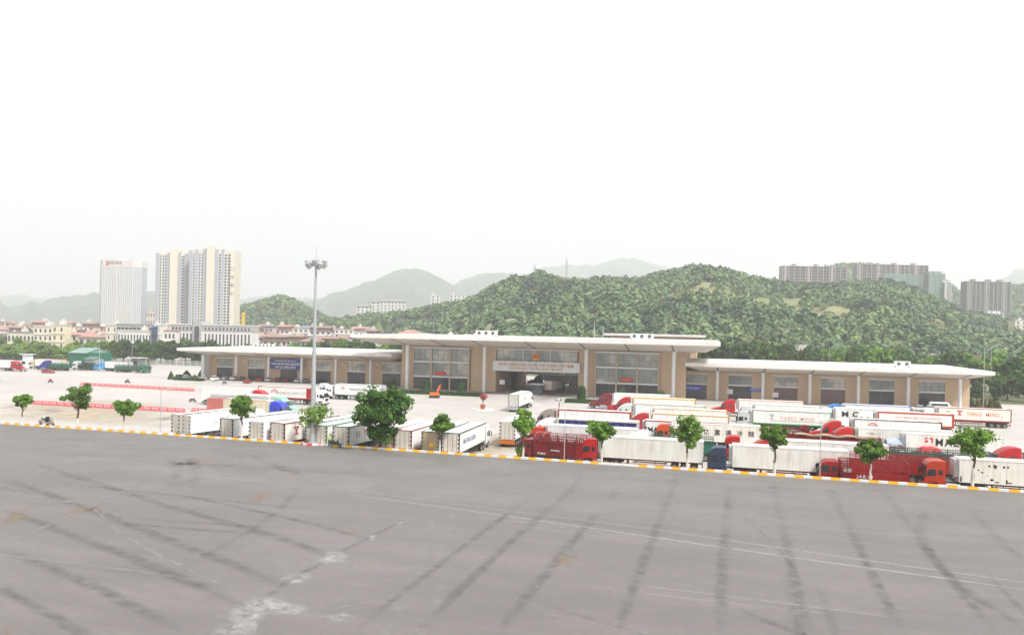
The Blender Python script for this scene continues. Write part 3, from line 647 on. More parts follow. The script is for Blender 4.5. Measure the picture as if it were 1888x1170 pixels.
def box_trailer(root, L, body, trim, zt=4.0, zb=1.25, tw=.1, corr=False, low=None, stripe=None, band=None, doors='5', rear=True, reefer=True, split=None, chas=None, patches=None, doorcol=None):
    P = paint(body, 'corr' if corr else 'box'); T = paint(trim); w = 1.25; mats = [P, T]
    m = MB(); m.box(-L, -w, zb, 0, w, zt, 0)
    tb_ = low or tw
    for s in (-1, 1):                              # rails and posts stand a little proud of the sides
        y0, y1 = sorted((s*(w+.003), s*(w+.03)))
        m.box(-L, y0, zt-tw, 0, y1, zt, 1); m.box(-L, y0, zb, 0, y1, zb+tb_, 1)
        m.box(-L, y0, zb+tb_, -L+tw, y1, zt-tw, 1); m.box(-tw, y0, zb+tb_, 0, y1, zt-tw, 1)
        m.box(-L+.02, min(s*w, s*(w-.1)), zt+.002, -.02, max(s*w, s*(w-.1)), zt+.03, 1)
    m.box(-L-.02, -w, zt+.002, -L+.12, w, zt+.035, 1)
    mats.append(M('seam_grey', (.42, .41, .39), .6))
    for k in range(1, int(L/1.22)):                # panel seams
        x = -k*1.22
        for s in (-1, 1): m.box(x-.014, min(s*w, s*(w+.006)), zb+tb_, x+.014, max(s*w, s*(w+.006)), zt-tw, 2) if not corr else None
    o = m.build('cargo_box', mats, root)
    if stripe:
        for k, (z0, z1, c_) in enumerate(stripe):
            m = MB()
            for s in (-1, 1): m.box(-L+tw, min(s*w, s*(w+.009)), z0, -tw, max(s*w, s*(w+.009)), z1)
            m.build('stripe', paint(c_), o)
    if split:
        m = MB()
        a, c_ = split; m.box(-L-.012, -w-.012, zb+.02, -L+a, w+.012, zt+.012); m.build('red_end_section', paint(c_, 'corr'), o)
    if patches:
        m = MB(); rr = random.Random(3)
        for (x, z, sx, sz) in patches:
            n = 9
            for s in (-1, 1): m.face([(x+sx*(.7+.5*rr.random())*math.cos(2*PI*k/n), s*(w+.012), z+sz*(.7+.5*rr.random())*math.sin(2*PI*k/n)) for k in range(n)][::-s])
        m.build('rust_spot', M('rust_dark', (.07, .03, .02), .9), o)
    if rear:
        D = DOORG if doorcol is None else paint(doorcol, 'box')
        for s in (-1, 1):
            m = MB(); y0, y1 = sorted((s*.02, s*(w-.08))); m.box(-L-.05, y0, zb+.06, -L-.004, y1, zt-.08, 0)
            for f in (.28, .72): yy = s*(w*f); m.tube((-L-.085, yy, zb+.1), (-L-.085, yy, zt-.12), .028, n=6, m=1)
            for k in range(5):
                z = zb+.25+k*(zt-zb-.5)/4; y0, y1 = sorted((s*(w-.2), s*(w+.01))); m.box(-L-.10, y0, z-.09, -L-.045, y1+(.03 if s > 0 else 0), z+.09, 2)
            for z in (zb+.35, zb+1.1): m.box(-L-.11, s*w*.28-.1, z-.03, -L-.07, s*w*.28+.1, z+.03, 1)
            y0, y1 = sorted((s*(w-.07), s*(w+.02))); m.box(-L-.06, y0, zb, -L-.005, y1, zt, 3)
            m.build('rear_door', [D, SILV, HINGE, T], o)
        m = MB(); m.box(-L-.06, -w, zt-.07, -L-.004, w, zt, 0); m.box(-L-.06, -w, zb-.02, -L-.004, w, zb+.05, 0); m.build('door_frame', T, o)
    if reefer: m = MB(); m.box(.01, -.95, zb+.55, .42, .95, zt-.15); m.build('cooling_unit', M('cooling_white', (.5, .5, .5), .5), root)
    C_ = chas or CHAS
    m = MB(); m.box(-L+.1, -.5, .95, -.3, -.3, zb-.01); m.box(-L+.1, .3, .95, -.3, .5, zb-.01)
    for k in range(int(L/1.6)): m.box(-.5-k*1.6-.06, -1.2, zb-.14, -.5-k*1.6+.06, 1.2, zb-.012)
    m.box(-L, -1.2, .45, -L+.1, 1.2, .6); m.box(-L+.02, -.7, .6, -L+.1, -.6, 1.0); m.box(-L+.02, .6, .6, -L+.1, .7, 1.0)
    m.build('trailer_frame', C_, root)
    m = MB()
    for s in (-1, 1):
        m.bar((-L+4.6, s*1.15, .55), (-4.2, s*1.15, .55), .04, .1); m.bar((-L+4.6, s*1.15, .85), (-4.2, s*1.15, .85), .04, .1)
        for x in (-L+4.8, -L+6.2, -4.6): m.box(x-.04, min(s*1.1, s*1.17), .5, x+.04, max(s*1.1, s*1.17), zb-.02)
        m.box(-3.6, s*.85-.07, .1, -3.45, s*.85+.07, zb-.02)
    m.build('side_guard', C_, root)
    m = MB()
    for s in (-1, 1): m.box(-L-.03, s*.9-.2, .62, -L-.001, s*.9+.2, .76)
    m.build('tail_light', TAIL, root)
    wheels(root, (-L+1.1, -L+2.35, -L+3.6), .98, .52, .5)
    return o
def stake_body(root, L, col, zb=1.2, zt=3.2, x0=0., solid=.8, hoops=False, posts=1.2, rear=True, own_wheels=True, railcol=None, chas=None, wx=None):
    P = paint(col); w = 1.22; R_ = paint(railcol) if railcol else P
    m = MB(); m.box(x0-L, -w, zb-.12, x0, w, zb); deck = m.build('deck', M('deck_wood', (.14, .09, .06), .8, 0, .5), root)
    for s in (-1, 1):
        m = MB(); y0, y1 = sorted((s*(w-.03), s*(w+.03)))
        m.box(x0-L, y0, zb, x0, y1, zb+solid)
        n = max(2, round(L/posts)); ys, ye = sorted((s*(w-.02), s*(w+.05)))
        for k in range(n+1): x = x0-L*k/n; m.box(x-.06, ys, zb-.1, x+.06, ye+.005, zt)
        z = zb+solid+.25
        while z < zt: m.box(x0-L, y0+.005, z, x0, y1-.005, z+.05); z += .28
        m.box(x0-L, y0-.01, zt-.07, x0, y1+.01, zt)
        k = 0; x = x0-.3
        while x > x0-L: m.box(x-.018, y0+.015, zb+solid, x+.018, y1-.015, zt-.07); x -= .3
        m.build('side_rack', R_ if railcol else P, root)
    for xx, nm in ((x0, 'head_rack'), (x0-L, 'tail_rack')):
        m = MB(); m.box(xx-.04, -w, zb, xx+.04, w, zb+solid)
        for k in range(5): y = -w+k*w/2; m.box(xx-.045, y-.04, zb, xx+.045, y+.04, zt)
        z = zb+solid+.25
        while z < zt: m.box(xx-.035, -w, z, xx+.035, w, z+.06); z += .28
        m.box(xx-.05, -w, zt-.08, xx+.05, w, zt+.002); m.build(nm, P, root)
    if hoops:
        m = MB(); n = int(L/1.1)
        for k in range(n+1):
            x = x0-.2-(L-.4)*k/n; pp = [(x, w*math.cos(a), zt+.55*math.sin(a)) for a in np.linspace(0, PI, 9)]
            for a, b_ in zip(pp, pp[1:]): m.bar(a, b_, .045, .045)
        m.build('hoop', M('hoop_steel', (.35, .30, .28), .5), root)
    C_ = chas or CHAS
    m = MB(); m.box(x0-L+.1, -.5, .85, x0-.1, -.3, zb-.13); m.box(x0-L+.1, .3, .85, x0-.1, .5, zb-.13)
    m.box(x0-L, -1.15, .5, x0-L+.1, 1.15, .65); m.box(x0-L+.02, -.6, .6, x0-L+.1, -.5, 1.1); m.box(x0-L+.02, .5, .6, x0-L+.1, .6, 1.1)
    for s in (-1, 1): m.bar((x0-2.0, s*1.15, .62), (x0-L+3.2, s*1.15, .62), .05, .14)
    m.build('trailer_frame', C_, root)
    if own_wheels: wheels(root, wx or ((-L+1.0, -L+2.3, -L+3.6)), .98, .52, .5)
def place(A, B_, zt, facing, L=None, w=1.25):
    """A, B_: photo points of the two upper near corners of the load (left, right); returns the load's front centre, heading and length"""
    a = Vector(at(*A, zt)); b_ = Vector(at(*B_, zt)); d = b_-a; ang = math.atan2(d.y, d.x)
    return a, b_, d.length, ang
LORRIES = []
def lorry(label, ax, ay, ang, L, cab=None, col='ffffff', group=None, cat='lorry', gap=.75, **kw):
    """ax, ay: world position of the load's front centre; ang: heading in degrees"""
    r = empty('articulated_lorry', (ax, ay, LZ), math.radians(ang), label, cat, group)
    if cab: tractor(r, cab, col, gap)
    return r
def xlorry(label, px, py, ang=0., L=13.2, side='L', cab='conv', col='d01818', body='ececea', trim='e8e8e6', zt=4.0, end='L', group=None, **kw):
    """a lorry lying along X: (px,py) is the photo position of the upper near corner at its `end` (L or R); side = which way it faces"""
    x, y = at(px, py, LZ+zt); a = math.radians(ang); ux, uy = math.cos(a), math.sin(a)      # u points right along the load
    nx, ny = -uy, ux                                                                           # away from the camera
    if end == 'R': x -= ux*L; y -= uy*L
    lx, ly = x+nx*1.25, y+ny*1.25; rx, ry = lx+ux*L, ly+uy*L
    if side == 'L': o = empty('articulated_lorry', (lx, ly, LZ), a+PI, label, 'lorry', group)
    else: o = empty('articulated_lorry', (rx, ry, LZ), a, label, 'lorry', group)
    o['_near'] = 1 if side == 'L' else -1
    if cab: tractor(o, cab, col, kw.pop('gap', .75))
    kw.pop('gap', None)
    stake = kw.pop('stake', None); o2 = None
    if stake: stake_body(o, L, **stake)
    else: o2 = box_trailer(o, L, body, trim, zt, **kw)
    return o, o2
def side_text(bx, L, near, body, mat, z, h, pos=.5, width=None, bold=.01, spacing=1.1):
    """lettering on the side nearest the camera; pos is measured from the left end as seen"""
    x = -L*pos if near > 0 else -L*(1-pos)
    return lettering(bx, body, mat, (x, near*1.265, z), near*PI/2, h, width, bold, spacing)
INK = M('black_lettering', (.03, .03, .035), .5); INKB = M('grey_blue_lettering', (.22, .26, .34), .5); INKR = M('red_lettering', (.5, .05, .05), .5); INKP = M('faded_pink_lettering', (.72, .42, .36), .6); INKO = M('orange_lettering', (.68, .26, .1), .6); INKG = M('pale_grey_lettering', (.45, .45, .47), .6)
def logo(bx, L, near, pos, z, s, mat, kind='y'):
    m = MB(); x = -L*pos if near > 0 else -L*(1-pos); y = near*1.268; q = 1 if near > 0 else 1
    if kind == 'y':
        for z0, z1, hw in ((.32, .5, .5), (-.5, -.34, .42)): m.box(x-hw*s, y-.004, z+z0*s, x+hw*s, y+.004, z+z1*s)
        m.box(x-.13*s, y-.004, z-.34*s, x+.13*s, y+.004, z+.2*s); m.bar((x, y, z), (x-.35*s, y, z+.33*s), .008, .14*s); m.bar((x, y, z), (x+.35*s, y, z+.33*s), .008, .14*s)
    elif kind == 'arch':
        pp = [(x+s*.8*math.cos(a), y, z-.3*s+s*.75*math.sin(a)) for a in np.linspace(0, PI, 10)]
        for a, b_ in zip(pp, pp[1:]): m.bar(a, b_, .008, .16*s)
        pp = [(x+s*.45*math.cos(a), y, z-.3*s+s*.4*math.sin(a)) for a in np.linspace(0, PI, 8)]
        for a, b_ in zip(pp, pp[1:]): m.bar(a, b_, .008, .12*s)
    else:
        for dx, dz, w_, h_ in ((-.5, .25, .45, .2), (-.5, -.25, .2, .5), (.2, .25, .3, .2), (.1, -.2, .4, .3)): m.box(x+dx*s, y-.004, z+dz*s-.1*s, x+(dx+w_)*s, y+.004, z+(dz+h_-.1)*s)
    return m.build('logo', mat, bx)
# ------------------------------------------------------------------ lorries parked on the right, front row first
G_R = 'articulated lorries parked in rows on the right'; G_L = 'lorries backed up to the kerb on the left'
# rigid red livestock lorry
def rigid(label, px, py, ang, L, zt, col, side_ang, cabk='low', hoops=True, **kw):
    x, y = at(px, py, LZ+zt); a = math.radians(ang)
    nx, ny = -math.sin(a), math.cos(a)
    if ny < 0: nx, ny = -nx, -ny
    r = empty('cattle_lorry', (x+nx*1.22, y+ny*1.22, LZ), a, label, 'lorry')
    stake_body(r, L, col, 1.15, zt, 0, hoops=hoops, own_wheels=False, **kw); cabover(r, col, .25, cabk == 'high')
    m = MB(); m.box(-L+.2, -.45, .62, 2.2, -.2, .92); m.box(-L+.2, .2, .62, 2.2, .45, .92); m.build('lorry_frame', CHAS, r)
    wheels(r, (1.55, -L*.62, -L*.62-1.3) if L > 5 else (1.55,), .98, .52, .4); return r
r = rigid('red slatted cattle lorry with bare roof hoops, foremost beside the kerb', 984, 804, 166, 6.3, 3.55, '8c1420', 0, solid=1.5)
side_text_mat = LETW
lettering(r, 'SF 88-67', LETW, (-1.3, 1.28, 1.35), PI/2, .35); lettering(r, 'SHACMAN', LETW, (-3.3, 1.28, 1.9), PI/2, .28)
m = MB(); m.tube((-2.6, 1.26, 2.4), (-2.6, 1.29, 2.4), .42, n=20); m.tube((-2.6, 1.28, 2.4), (-2.6, 1.30, 2.4), .3, n=20, m=1); m.build('round_badge', [BLK, paint('8a1018')], r)
o, b = xlorry('red cab with a long dirty white reefer container, second from the left along the kerb', 1108, 804, 0, 13.3, 'L', 'high', 'c8171c', 'e2e0da', 'dcdad4', corr=True, chas=CHR, gap=.5, group=G_R)
o, b = xlorry('dark blue flat cab pulling a ribbed white container along the kerb', 1351, 820, 0, 13.6, 'L', 'high', '2a3850', 'e6e4de', 'e0deda', corr=True, chas=CHR, group=G_R)
r = rigid('bright red slatted lorry without hoops, third vehicle along the right kerb', 1551, 847.5, 178, 7.3, 3.3, 'ac0e16', 0, solid=.9, hoops=False, posts=1.0)
lettering(r, 'J.A.R. 88', LETW, (-2.6, 1.29, 1.5), PI/2, .5); lettering(r, '高安', LETW, (-.7, 1.29, 2.1), PI/2, .5)
r = xlorry('brown-red tipper trailer between the bright red lorry and the orange cab', 1566, 836, 0, 9.6, 'L', None, '', zt=3.3, stake=dict(col='8e2622', zt=3.3, solid=1.3, railcol='a82a24'))[0]
o, b = xlorry('orange cab with a white container full of rust spots at the right edge', 1769, 845, -1, 13.2, 'L', 'high', 'cc3a12', 'e4e1d8', 'd8d5cc', gap=1.4, group=G_R,
    patches=[(-3.1, 3.35, .14, .12), (-3.7, 3.3, .2, .22), (-4.6, 3.3, .14, .14), (-5.0, 3.3, .12, .14), (-2.0, 2.8, .13, .08), (-2.35, 2.55, .16, .08), (-1.55, 2.0, .04, .6), (-3.4, 1.75, .2, .14), (-3.9, 1.5, .24, .08), (-4.9, 1.6, .1, .3), (-5.2, 1.5, .25, .08), (-1.45, 1.4, .1, .3), (-2.9, 2.2, .06, .06), (-.2, 1.6, .12, .4)])
# second row
o, b = xlorry('white round-shouldered container behind the second row with its red cab hidden by a tree', 1437, 811, 0, 13.4, 'L', 'conv', 'cc2420', 'e8e6e2', 'e2e0dc', corr=True, group=G_R)
o, _ = xlorry('red flat cab on a bare low trailer between two white containers', 1372, 834, 0, 4.2, 'L', 'high', 'cf1c1c', zt=1.35, stake=dict(col='9a2a28', zt=1.6, zb=1.2, solid=.2), gap=.6, group=G_R)
o, _ = xlorry('dark grey flatbed with steel rails and a folded green tarpaulin along its side', 1632, 826, 0, 13.4, 'L', None, '', zt=2.95, stake=dict(col='2a3030', zt=2.95, zb=1.4, solid=.55, posts=1.6, railcol='3a403e'))
m = MB()
for k in range(26): x = -.3-k*.5; m.bar((x, 1.28, 2.45+.1*math.sin(k*1.1)), (x-.5, 1.28, 2.45+.1*math.sin((k+1)*1.1)), .1, .42)
m.build('folded_tarpaulin', M('green_tarp', (.045, .075, .065), .6, 0, .4, 3), o)
o, _ = xlorry('orange-red slatted trailer behind the orange cab', 1650, 843, 0, 8.3, 'L', None, '', zt=2.9, stake=dict(col='b8391c', zt=2.9, zb=1.3, solid=.9))
# machines and bundles standing on the flatbeds
def blue_load(x, y, z):
    r = empty('tarped_machine', (x, y, z), 0, 'tubular red machine under a pale blue tarpaulin on the dark flatbed', 'machine')
    m = MB()
    for k in range(7):
        xx = -2+k*.66; pp = [(xx, -1*math.cos(a), .1+1.35*math.sin(a)) for a in np.linspace(0, PI, 9)]
        for a, b_ in zip(pp, pp[1:]): m.bar(a, b_, .06, .06)
    for z0 in (.35, .8): m.bar((-2, -1, z0), (2, -1, z0), .06, .06); m.bar((-2, 1, z0), (2, 1, z0), .06, .06)
    m.build('tube_frame', M('frame_maroon', (.20, .04, .05), .5), r)
    m = MB(); n = 10; rr = random.Random(2)
    for i in range(n+1):
        pass
    ring = [[(-1.6+3.2*i/n, -1.05*math.cos(a)*(1+.06*rr.random()), .55+1.15*math.sin(a)*(1+.12*rr.random())-.25*abs(i-5)/5) for a in np.linspace(.25, PI-.25, 10)] for i in range(n+1)]
    for i in range(n):
        for k in range(9): m.face([ring[i][k], ring[i][k+1], ring[i+1][k+1], ring[i+1][k]])
    m.build('tarpaulin', M('blue_tarp', (.40, .47, .62), .5, 0, .4, 3, bump=.5), r)
    m = MB(); m.tube((2.3, -.9, .9), (2.3, -.7, .9), .85, n=18); m.build('end_wheel', M('machine_red', (.25, .02, .05), .5), r)
x, y = at(1655, 829, LZ+1.45+.0); blue_load(x+.2, y+1.2, LZ+1.42)
m = MB()
rng = random.Random(4)
rr_ = [[(-1.5+3*i/8, (-.8+1.6*k/7)*(1-.1*rng.random()), (.15+.75*math.sin(PI*k/7)*(.8+.35*rng.random())*math.sin(PI*(i+.6)/9.2)**.4)) for k in range(8)] for i in range(9)]
for i in range(8):
    for k in range(7): m.face([rr_[i][k], rr_[i][k+1], rr_[i+1][k+1], rr_[i+1][k]])
    m.face([(*rr_[i][0][:2], 0), rr_[i][0], rr_[i+1][0], (*rr_[i+1][0][:2], 0)])
o = m.build('tarped_bundle', M('red_tarp', (.62, .03, .03), .5, 0, .3, 3), None, (*at(1713, 833, LZ+1.42), LZ+1.42)); tag(o, 'crumpled bright red tarpaulin bundle on the dark flatbed', 'bundle')
# third row and beyond
o, _ = xlorry('green slatted trailer behind the long white container with its white cab at the left', 1204, 802, 0, 8.4, 'L', 'conv', 'e6e6e4', zt=3.35, stake=dict(col='1c6350', zt=3.35, zb=1.2, solid=1.2, posts=2.6), group=G_R)
o, b = xlorry('long plain white container just behind the red cattle lorry', 1010, 783, 0, 13.2, 'L', 'high', 'd2432a', 'e6e6e6', 'dcdcdc', group=G_R)
side_text(b, 13.2, 1, 'www.vinhlong.com.vn', INKG, 2.6, .7, .45)
o, b = xlorry('big cream container with five large black characters on its side', 1238, 778, 0, 13.6, 'L', 'high', 'dd5322', 'e7e3da', 'e2ded6', corr=True, gap=.3, group=G_R)
for k, ch in enumerate('亿富達冷链'): side_text(b, 13.6, 1, ch, INK, 2.7, .95, .40+k*.125)
o, b = xlorry('red-framed reefer lettered SMART REEFER half hidden by an orange cab', 1189, 774, 0, 13.2, 'L', None, '', 'e8e8e8', 'b0281e', tw=.14, group=G_R)
side_text(b, 13.2, 1, 'SMART  REEFER', INK, 2.5, 1.1, .30, 8.0, .02)
o, b = xlorry('trailer with a white roof and dark navy side and a white cab in front', 1028, 770.6, 0, 13.0, 'L', 'conv', 'e2e2e0', '1e2a66', 'd4ccc4', tw=.18, low=.3, group=G_R)
m = MB(); m.box(-12.98, -1.2, 4.003, -.02, 1.2, 4.05); m.build('roof_sheet', paint('dedad4', 'box'), b)
o, b = xlorry('white reefer with a bright red top rail and a taupe cab, left of the middle', 1029, 753.5, 0, 13.4, 'L', 'conv', '8d7f7a', 'e8e8e8', 'b8281f', tw=.22, group=G_R)
o, b = xlorry('gold-framed white trailer nearest the camera of the two gold-framed ones', 1203, 761.3, 0, 13.2, 'L', 'conv', 'c8303a', 'eceae6', 'c98f2a', tw=.14, group=G_R)
o, b = xlorry('gold-railed white trailer behind the nearer gold-framed one', 1206, 751.8, 0, 13.6, 'L', 'conv', 'e4e4e2', 'eceae6', 'c9a050', tw=.1, group=G_R)
o, b = xlorry('white trailer with a thin green-grey top rail and a silver cab', 1171, 743.6, 0, 14.0, 'L', 'conv', 'c8ccc8', 'eae8e4', '93a59a', tw=.1, group=G_R)
o, b = xlorry('white trailer with a bold yellow front frame and a red cab', 1168, 731.8, 0, 13.8, 'L', 'conv', 'c41c2a', 'ecebe8', 'd9a818', tw=.2, group=G_R)
o, b = xlorry('dark crimson cab with a plain white trailer, rearmost on the left of the park', 1132, 724.6, 0, 13.4, 'L', 'conv', '8e1a26', 'edecea', 'e6e4e0', tw=.08, group=G_R)
o, b = xlorry('pale trailer with a thin pink rail against the terminal and a red cab', 1362, 736, 0, 14.0, 'L', 'conv', 'cc1824', 'ece8e4', 'c48478', tw=.1, group=G_R)
o, b = xlorry('white trailer with a grey cab just in front of the pink-railed one', 1392, 745, 0, 13.0, 'L', 'high', 'c4c6c8', 'ecebe8', 'b9c3b9', tw=.1, group=G_R)
o, b = xlorry('green-framed reefer lettered YANG MING in faded pink with a pale grey cab', 1388, 755, 0, 14.2, 'L', 'high', 'b9bcbc', 'ebeae6', '23733a', tw=.1, low=.3, group=G_R)
side_text(b, 14.2, 1, 'YANG  MING', INKP, 2.6, 1.0, .58, 6.2); logo(b, 14.2, 1, .25, 2.8, 1.0, INKG)
m = MB(); m.box(-13.0, 1.262, 2.02, -3.4, 1.272, 2.12); m.build('guide_rail', SILV, b)
o, b = xlorry('white container lettered MOF standing between the blue cab and the green-framed reefer', 1541, 751.5, 0, 13.0, 'L', 'conv', 'e8e8e6', 'ecebe8', 'e6e4e0', group=G_R)
side_text(b, 13., 1, 'M O F', INK, 2.75, 1.5, .28, 5.0, .03)
o, b = xlorry('blue-railed white trailer with a sky blue cab close to the terminal', 1557, 744.6, 0, 13.3, 'L', 'conv', '2f78c4', 'ecebe8', '4a76b8', tw=.12, group=G_R)
o, b = xlorry('trailer in a thick orange-red frame with a white cab', 1618, 757.8, 0, 13.6, 'L', 'conv', 'e6e6e4', 'ecebe6', 'cf4a2a', tw=.3, low=.42, group=G_R)
side_text(b, 13.6, 1, 'YANG MING MARINE TRANSPORT', INKP, 3.0, .5, .55, 8.5)
o, b = xlorry('black-framed trailer with a red arch emblem and freight company lettering', 1574.5, 771.5, 0, 14.0, 'L', 'conv', 'e9e9e7', 'ecebe8', '26262a', tw=.13, group=G_R)
side_text(b, 14., 1, 'HOANG MINH QUOC CONTAINER CO.,LTD', INKG, 2.45, .62, .60, 8.6, .02); logo(b, 14., 1, .22, 2.9, 1.0, INKR, 'arch')
o, b = xlorry('white container behind the blue tarped machine with a red cab in front', 1583, 788, 0, 13.4, 'L', 'conv', 'd22222', 'e9e9e5', 'e2e2de', corr=True, group=G_R)
side_text(b, 13.4, 1, 'CMK 22', INKG, 3.2, .55, .17)
o, b = xlorry('white container lettered MAERSK in black behind the kerb tree on the right', 1671, 798.5, 1.5, 12.9, 'L', None, '', 'e9e9e5', 'e4e4e0', corr=True, group=G_R)
side_text(b, 12.9, 1, 'MAERSK', INK, 2.85, 1.5, .545, 6.2, .02, 1.25); logo(b, 12.9, 1, .24, 3.15, 1.1, INKR, 'sq')
o, b = xlorry('red-edged reefer lettered YANG MING in orange, farthest right of the park', 1730, 750, 0, 14.0, 'L', 'high', 'dedede', 'ebe9e0', 'a83430', tw=.12, low=.26, chas=CHR, group=G_R)
side_text(b, 14., 1, 'YANG  MING', INKO, 2.75, 1.15, .62, 6.3); logo(b, 14., 1, .30, 2.95, 1.1, INKR); side_text(b, 14., 1, 'M1', INKG, 3.2, .6, .14); side_text(b, 14., 1, '7\n8', INKO, 2.4, .5, .88)
# low red trailers in the gap
o, _ = xlorry('crimson low-sided trailer behind the kerb tree, left of the twin red cabs', 1404, 787, 0, 7.4, 'L', None, '', zt=3.0, stake=dict(col='8c1822', zt=3.0, zb=1.2, solid=.7, posts=1.5))
m = MB(); m.tube((-6.8, .9, 3.0), (-6.8, 1.2, 3.0), .75, n=16); m.build('winch_drum', paint('7a1a22'), o)
o, _ = xlorry('maroon trailer covered by a sagging beige tarpaulin', 1465, 797, 0, 12.6, 'L', None, '', zt=2.9, stake=dict(col='7c1c20', zt=2.7, zb=1.3, solid=.9, posts=1.5))
m = MB(); n = 24
R_ = [[(-.2-12.2*i/n, y_, 2.75+.12*math.sin(i*.9)-.2*(abs(y_) > 1)) for y_ in (-1.4, -1.2, 0, 1.2, 1.4)] for i in range(n+1)]
for i in range(n):
    for k in range(4): m.face([R_[i][k], R_[i][k+1], R_[i+1][k+1], R_[i+1][k]])
m.build('tarpaulin', M('beige_tarp', (.36, .29, .20), .8, 0, .5, 2), o)
o, _ = xlorry('red slatted trailer close behind the foremost cattle lorry', 1010, 797, 0, 10.0, 'L', 'low', 'b02424', zt=3.1, stake=dict(col='a8242c', zt=3.1, zb=1.2, solid=.7, posts=1.5), gap=.4, group=G_R)
o, _ = xlorry('red cab whose bonnet shows at the far right edge behind the rusted container', 1897, 838, 0, 8.0, 'L', 'conv', 'c81c20', zt=3.1, stake=dict(col='aa2222', zt=3.1, zb=1.2, solid=.9), group=G_R)
o, _ = xlorry('red flat cab parked tight beside the twin bonnets, behind the beige tarpaulin', 1545, 790, 0, 2.0, 'L', 'conv', 'd21a1a', zt=2.6, stake=dict(col='8a1c20', zt=2.8, zb=1.2, solid=1.4), gap=-.6, group=G_R)
# ------------------------------------------------------------------ lorries backed to the kerb on the left
def ylorry(label, px, py, ang, L, cab, col, body, trim, zt=4.0, ymin=95.25, group=G_L, **kw):
    x, y = at(px, py, LZ+zt)
    if y < ymin: f = ymin/y; x, y = x*f, ymin
    a = math.radians(ang); dx, dy = math.cos(a), math.sin(a); lx, ly = -dy, dx
    fx, fy = x+lx*1.25+dx*L, y+ly*1.25+dy*L
    o = empty('articulated_lorry', (fx, fy, LZ), a, label, 'lorry', group)
    if cab: tractor(o, cab, col)
    return o, box_trailer(o, L, body, trim, zt, **kw)
o, b = ylorry('white trailer with a grey arrow emblem, leftmost of those backed to the kerb', 352, 766, 82, 13.6, 'conv', 'e8e8e8', 'ececec', 'dcdcdc', chas=CHAS)
side_text(b, 13.6, -1, 'VTN LOGISTICS', INKG, 2.6, .8, .5, 5.0); m = MB(); m.face([(-6.8, -1.262, 3.0), (-5.2, -1.262, 3.6), (-5.9, -1.262, 3.0)]); m.build('logo', INKG, b)
o, b = ylorry('battered white trailer with banded doors squeezed in at the far left of the kerb row', 340.5, 765, 84, 12.2, None, '', 'd8d4d0', 'b8b0a8', ymin=96.0)
o, b = ylorry('white trailer with black-edged doors, second backed to the kerb from the left', 430, 772.5, 81, 14.4, 'conv', 'e4e4e4', 'eeeeee', '3a3a3a', tw=.05)
side_text(b, 14.4, -1, '1\n2', INKG, 3.0, .6, .12)
o, b = ylorry('plain white trailer with thin-edged doors left of the red-framed one', 486, 778.5, 84, 13.6, 'high', 'dadada', 'eeeeee', 'c8c8c8', tw=.05)
side_text(b, 13.6, -1, 'KHO LẠNH', INKB, 2.6, .6, .2)
o, b = ylorry('dark red framed trailer lettered YANG MING, backed up left of the tall mast', 525, 782, 83, 13.4, 'high', 'dddddd', 'ecebe8', '8a2a26', tw=.12, chas=CHR)
side_text(b, 13.4, -1, 'YANG MING', INKO, 2.75, 1.1, .58, 6.2); logo(b, 13.4, -1, .2, 2.75, 1.2, INKR)
o, b = ylorry('green-edged white trailer standing back behind the mast', 590, 778.5, 84, 13.4, 'high', 'e0e0e0', 'ecebe8', '3f7a60', tw=.09)
o, b = ylorry('green-railed trailer backed up just right of the tall mast', 603, 787, 86, 13.4, 'high', 'e4e4e4', 'ecebe8', '4f8a6c', tw=.1)
o, b = ylorry('dark green framed trailer with a blue and orange emblem left of the big tree', 643.7, 788, 88, 13.4, 'high', 'e4e4e4', 'ecebe8', '1f5a40', tw=.12)
side_text(b, 13.4, -1, 'YXE', INKR, 2.75, 1.1, .42, 2.6, .03); logo(b, 13.4, -1, .2, 2.75, 1.1, INKB, 'sq')
o, b = ylorry('pale trailer with a pink-red edge hidden mostly by the big tree', 724.6, 795, 89, 13.4, 'high', 'dddddd', 'ebe6e0', 'b87068', tw=.1, doorcol='c8b4a8')
o, b = ylorry('red-framed trailer with orange stripes low on its side, right of the big tree', 759, 798.5, 90, 13.4, 'high', 'e4e4e4', 'eeeeee', 'a03a34', tw=.1, stripe=[(1.5, 1.58, 'c07a30'), (1.75, 1.8, 'c8a040')])
o, b = ylorry('tan-doored green-framed trailer, second from the right of the kerb row', 810, 800, 91, 13.4, 'high', 'e4e4e4', 'e9e9e6', '4a5a50', tw=.1, doorcol='b8a888')
m = MB(); m.box(-13.52, -.5, 2.0, -13.46, .1, 2.6); m.build('rear_plate', ORG, b)
o, b = ylorry('dark green framed reefer with a white cab, rightmost of the kerb row', 847.5, 804.5, 92, 13.8, 'high', 'e6e6e6', 'ecebe8', '1f4a38', tw=.12)
side_text(b, 13.8, -1, 'MINH TRUNG LOGISTICS', INKB, 2.65, .9, .36, 6.4)
o, b = ylorry('white lorry driving towards the gateway in the middle of the yard', 957, 727.5, 92, 13.6, 'high', 'e6e6e6', 'e9e9e6', '8a9498', tw=.08, group='lorries driving to and from the gateway')
side_text(b, 13.6, -1, 'LOGISTICS', INKG, 2.8, .8, .5, 4.0)
m = MB(); m.box(-13.75, -1.2, .5, -13.66, 1.2, 1.2); m.build('tail_board', SILV, b)
o, b = ylorry('lorry with a dirty grey container entering the gateway', 1018, 702.5, 84, 11.0, 'low', '3a4a68', 'cfc8ba', '8a7a70', tw=.08, doorcol='d8ccbc', chas=CHR, group='lorries driving to and from the gateway')
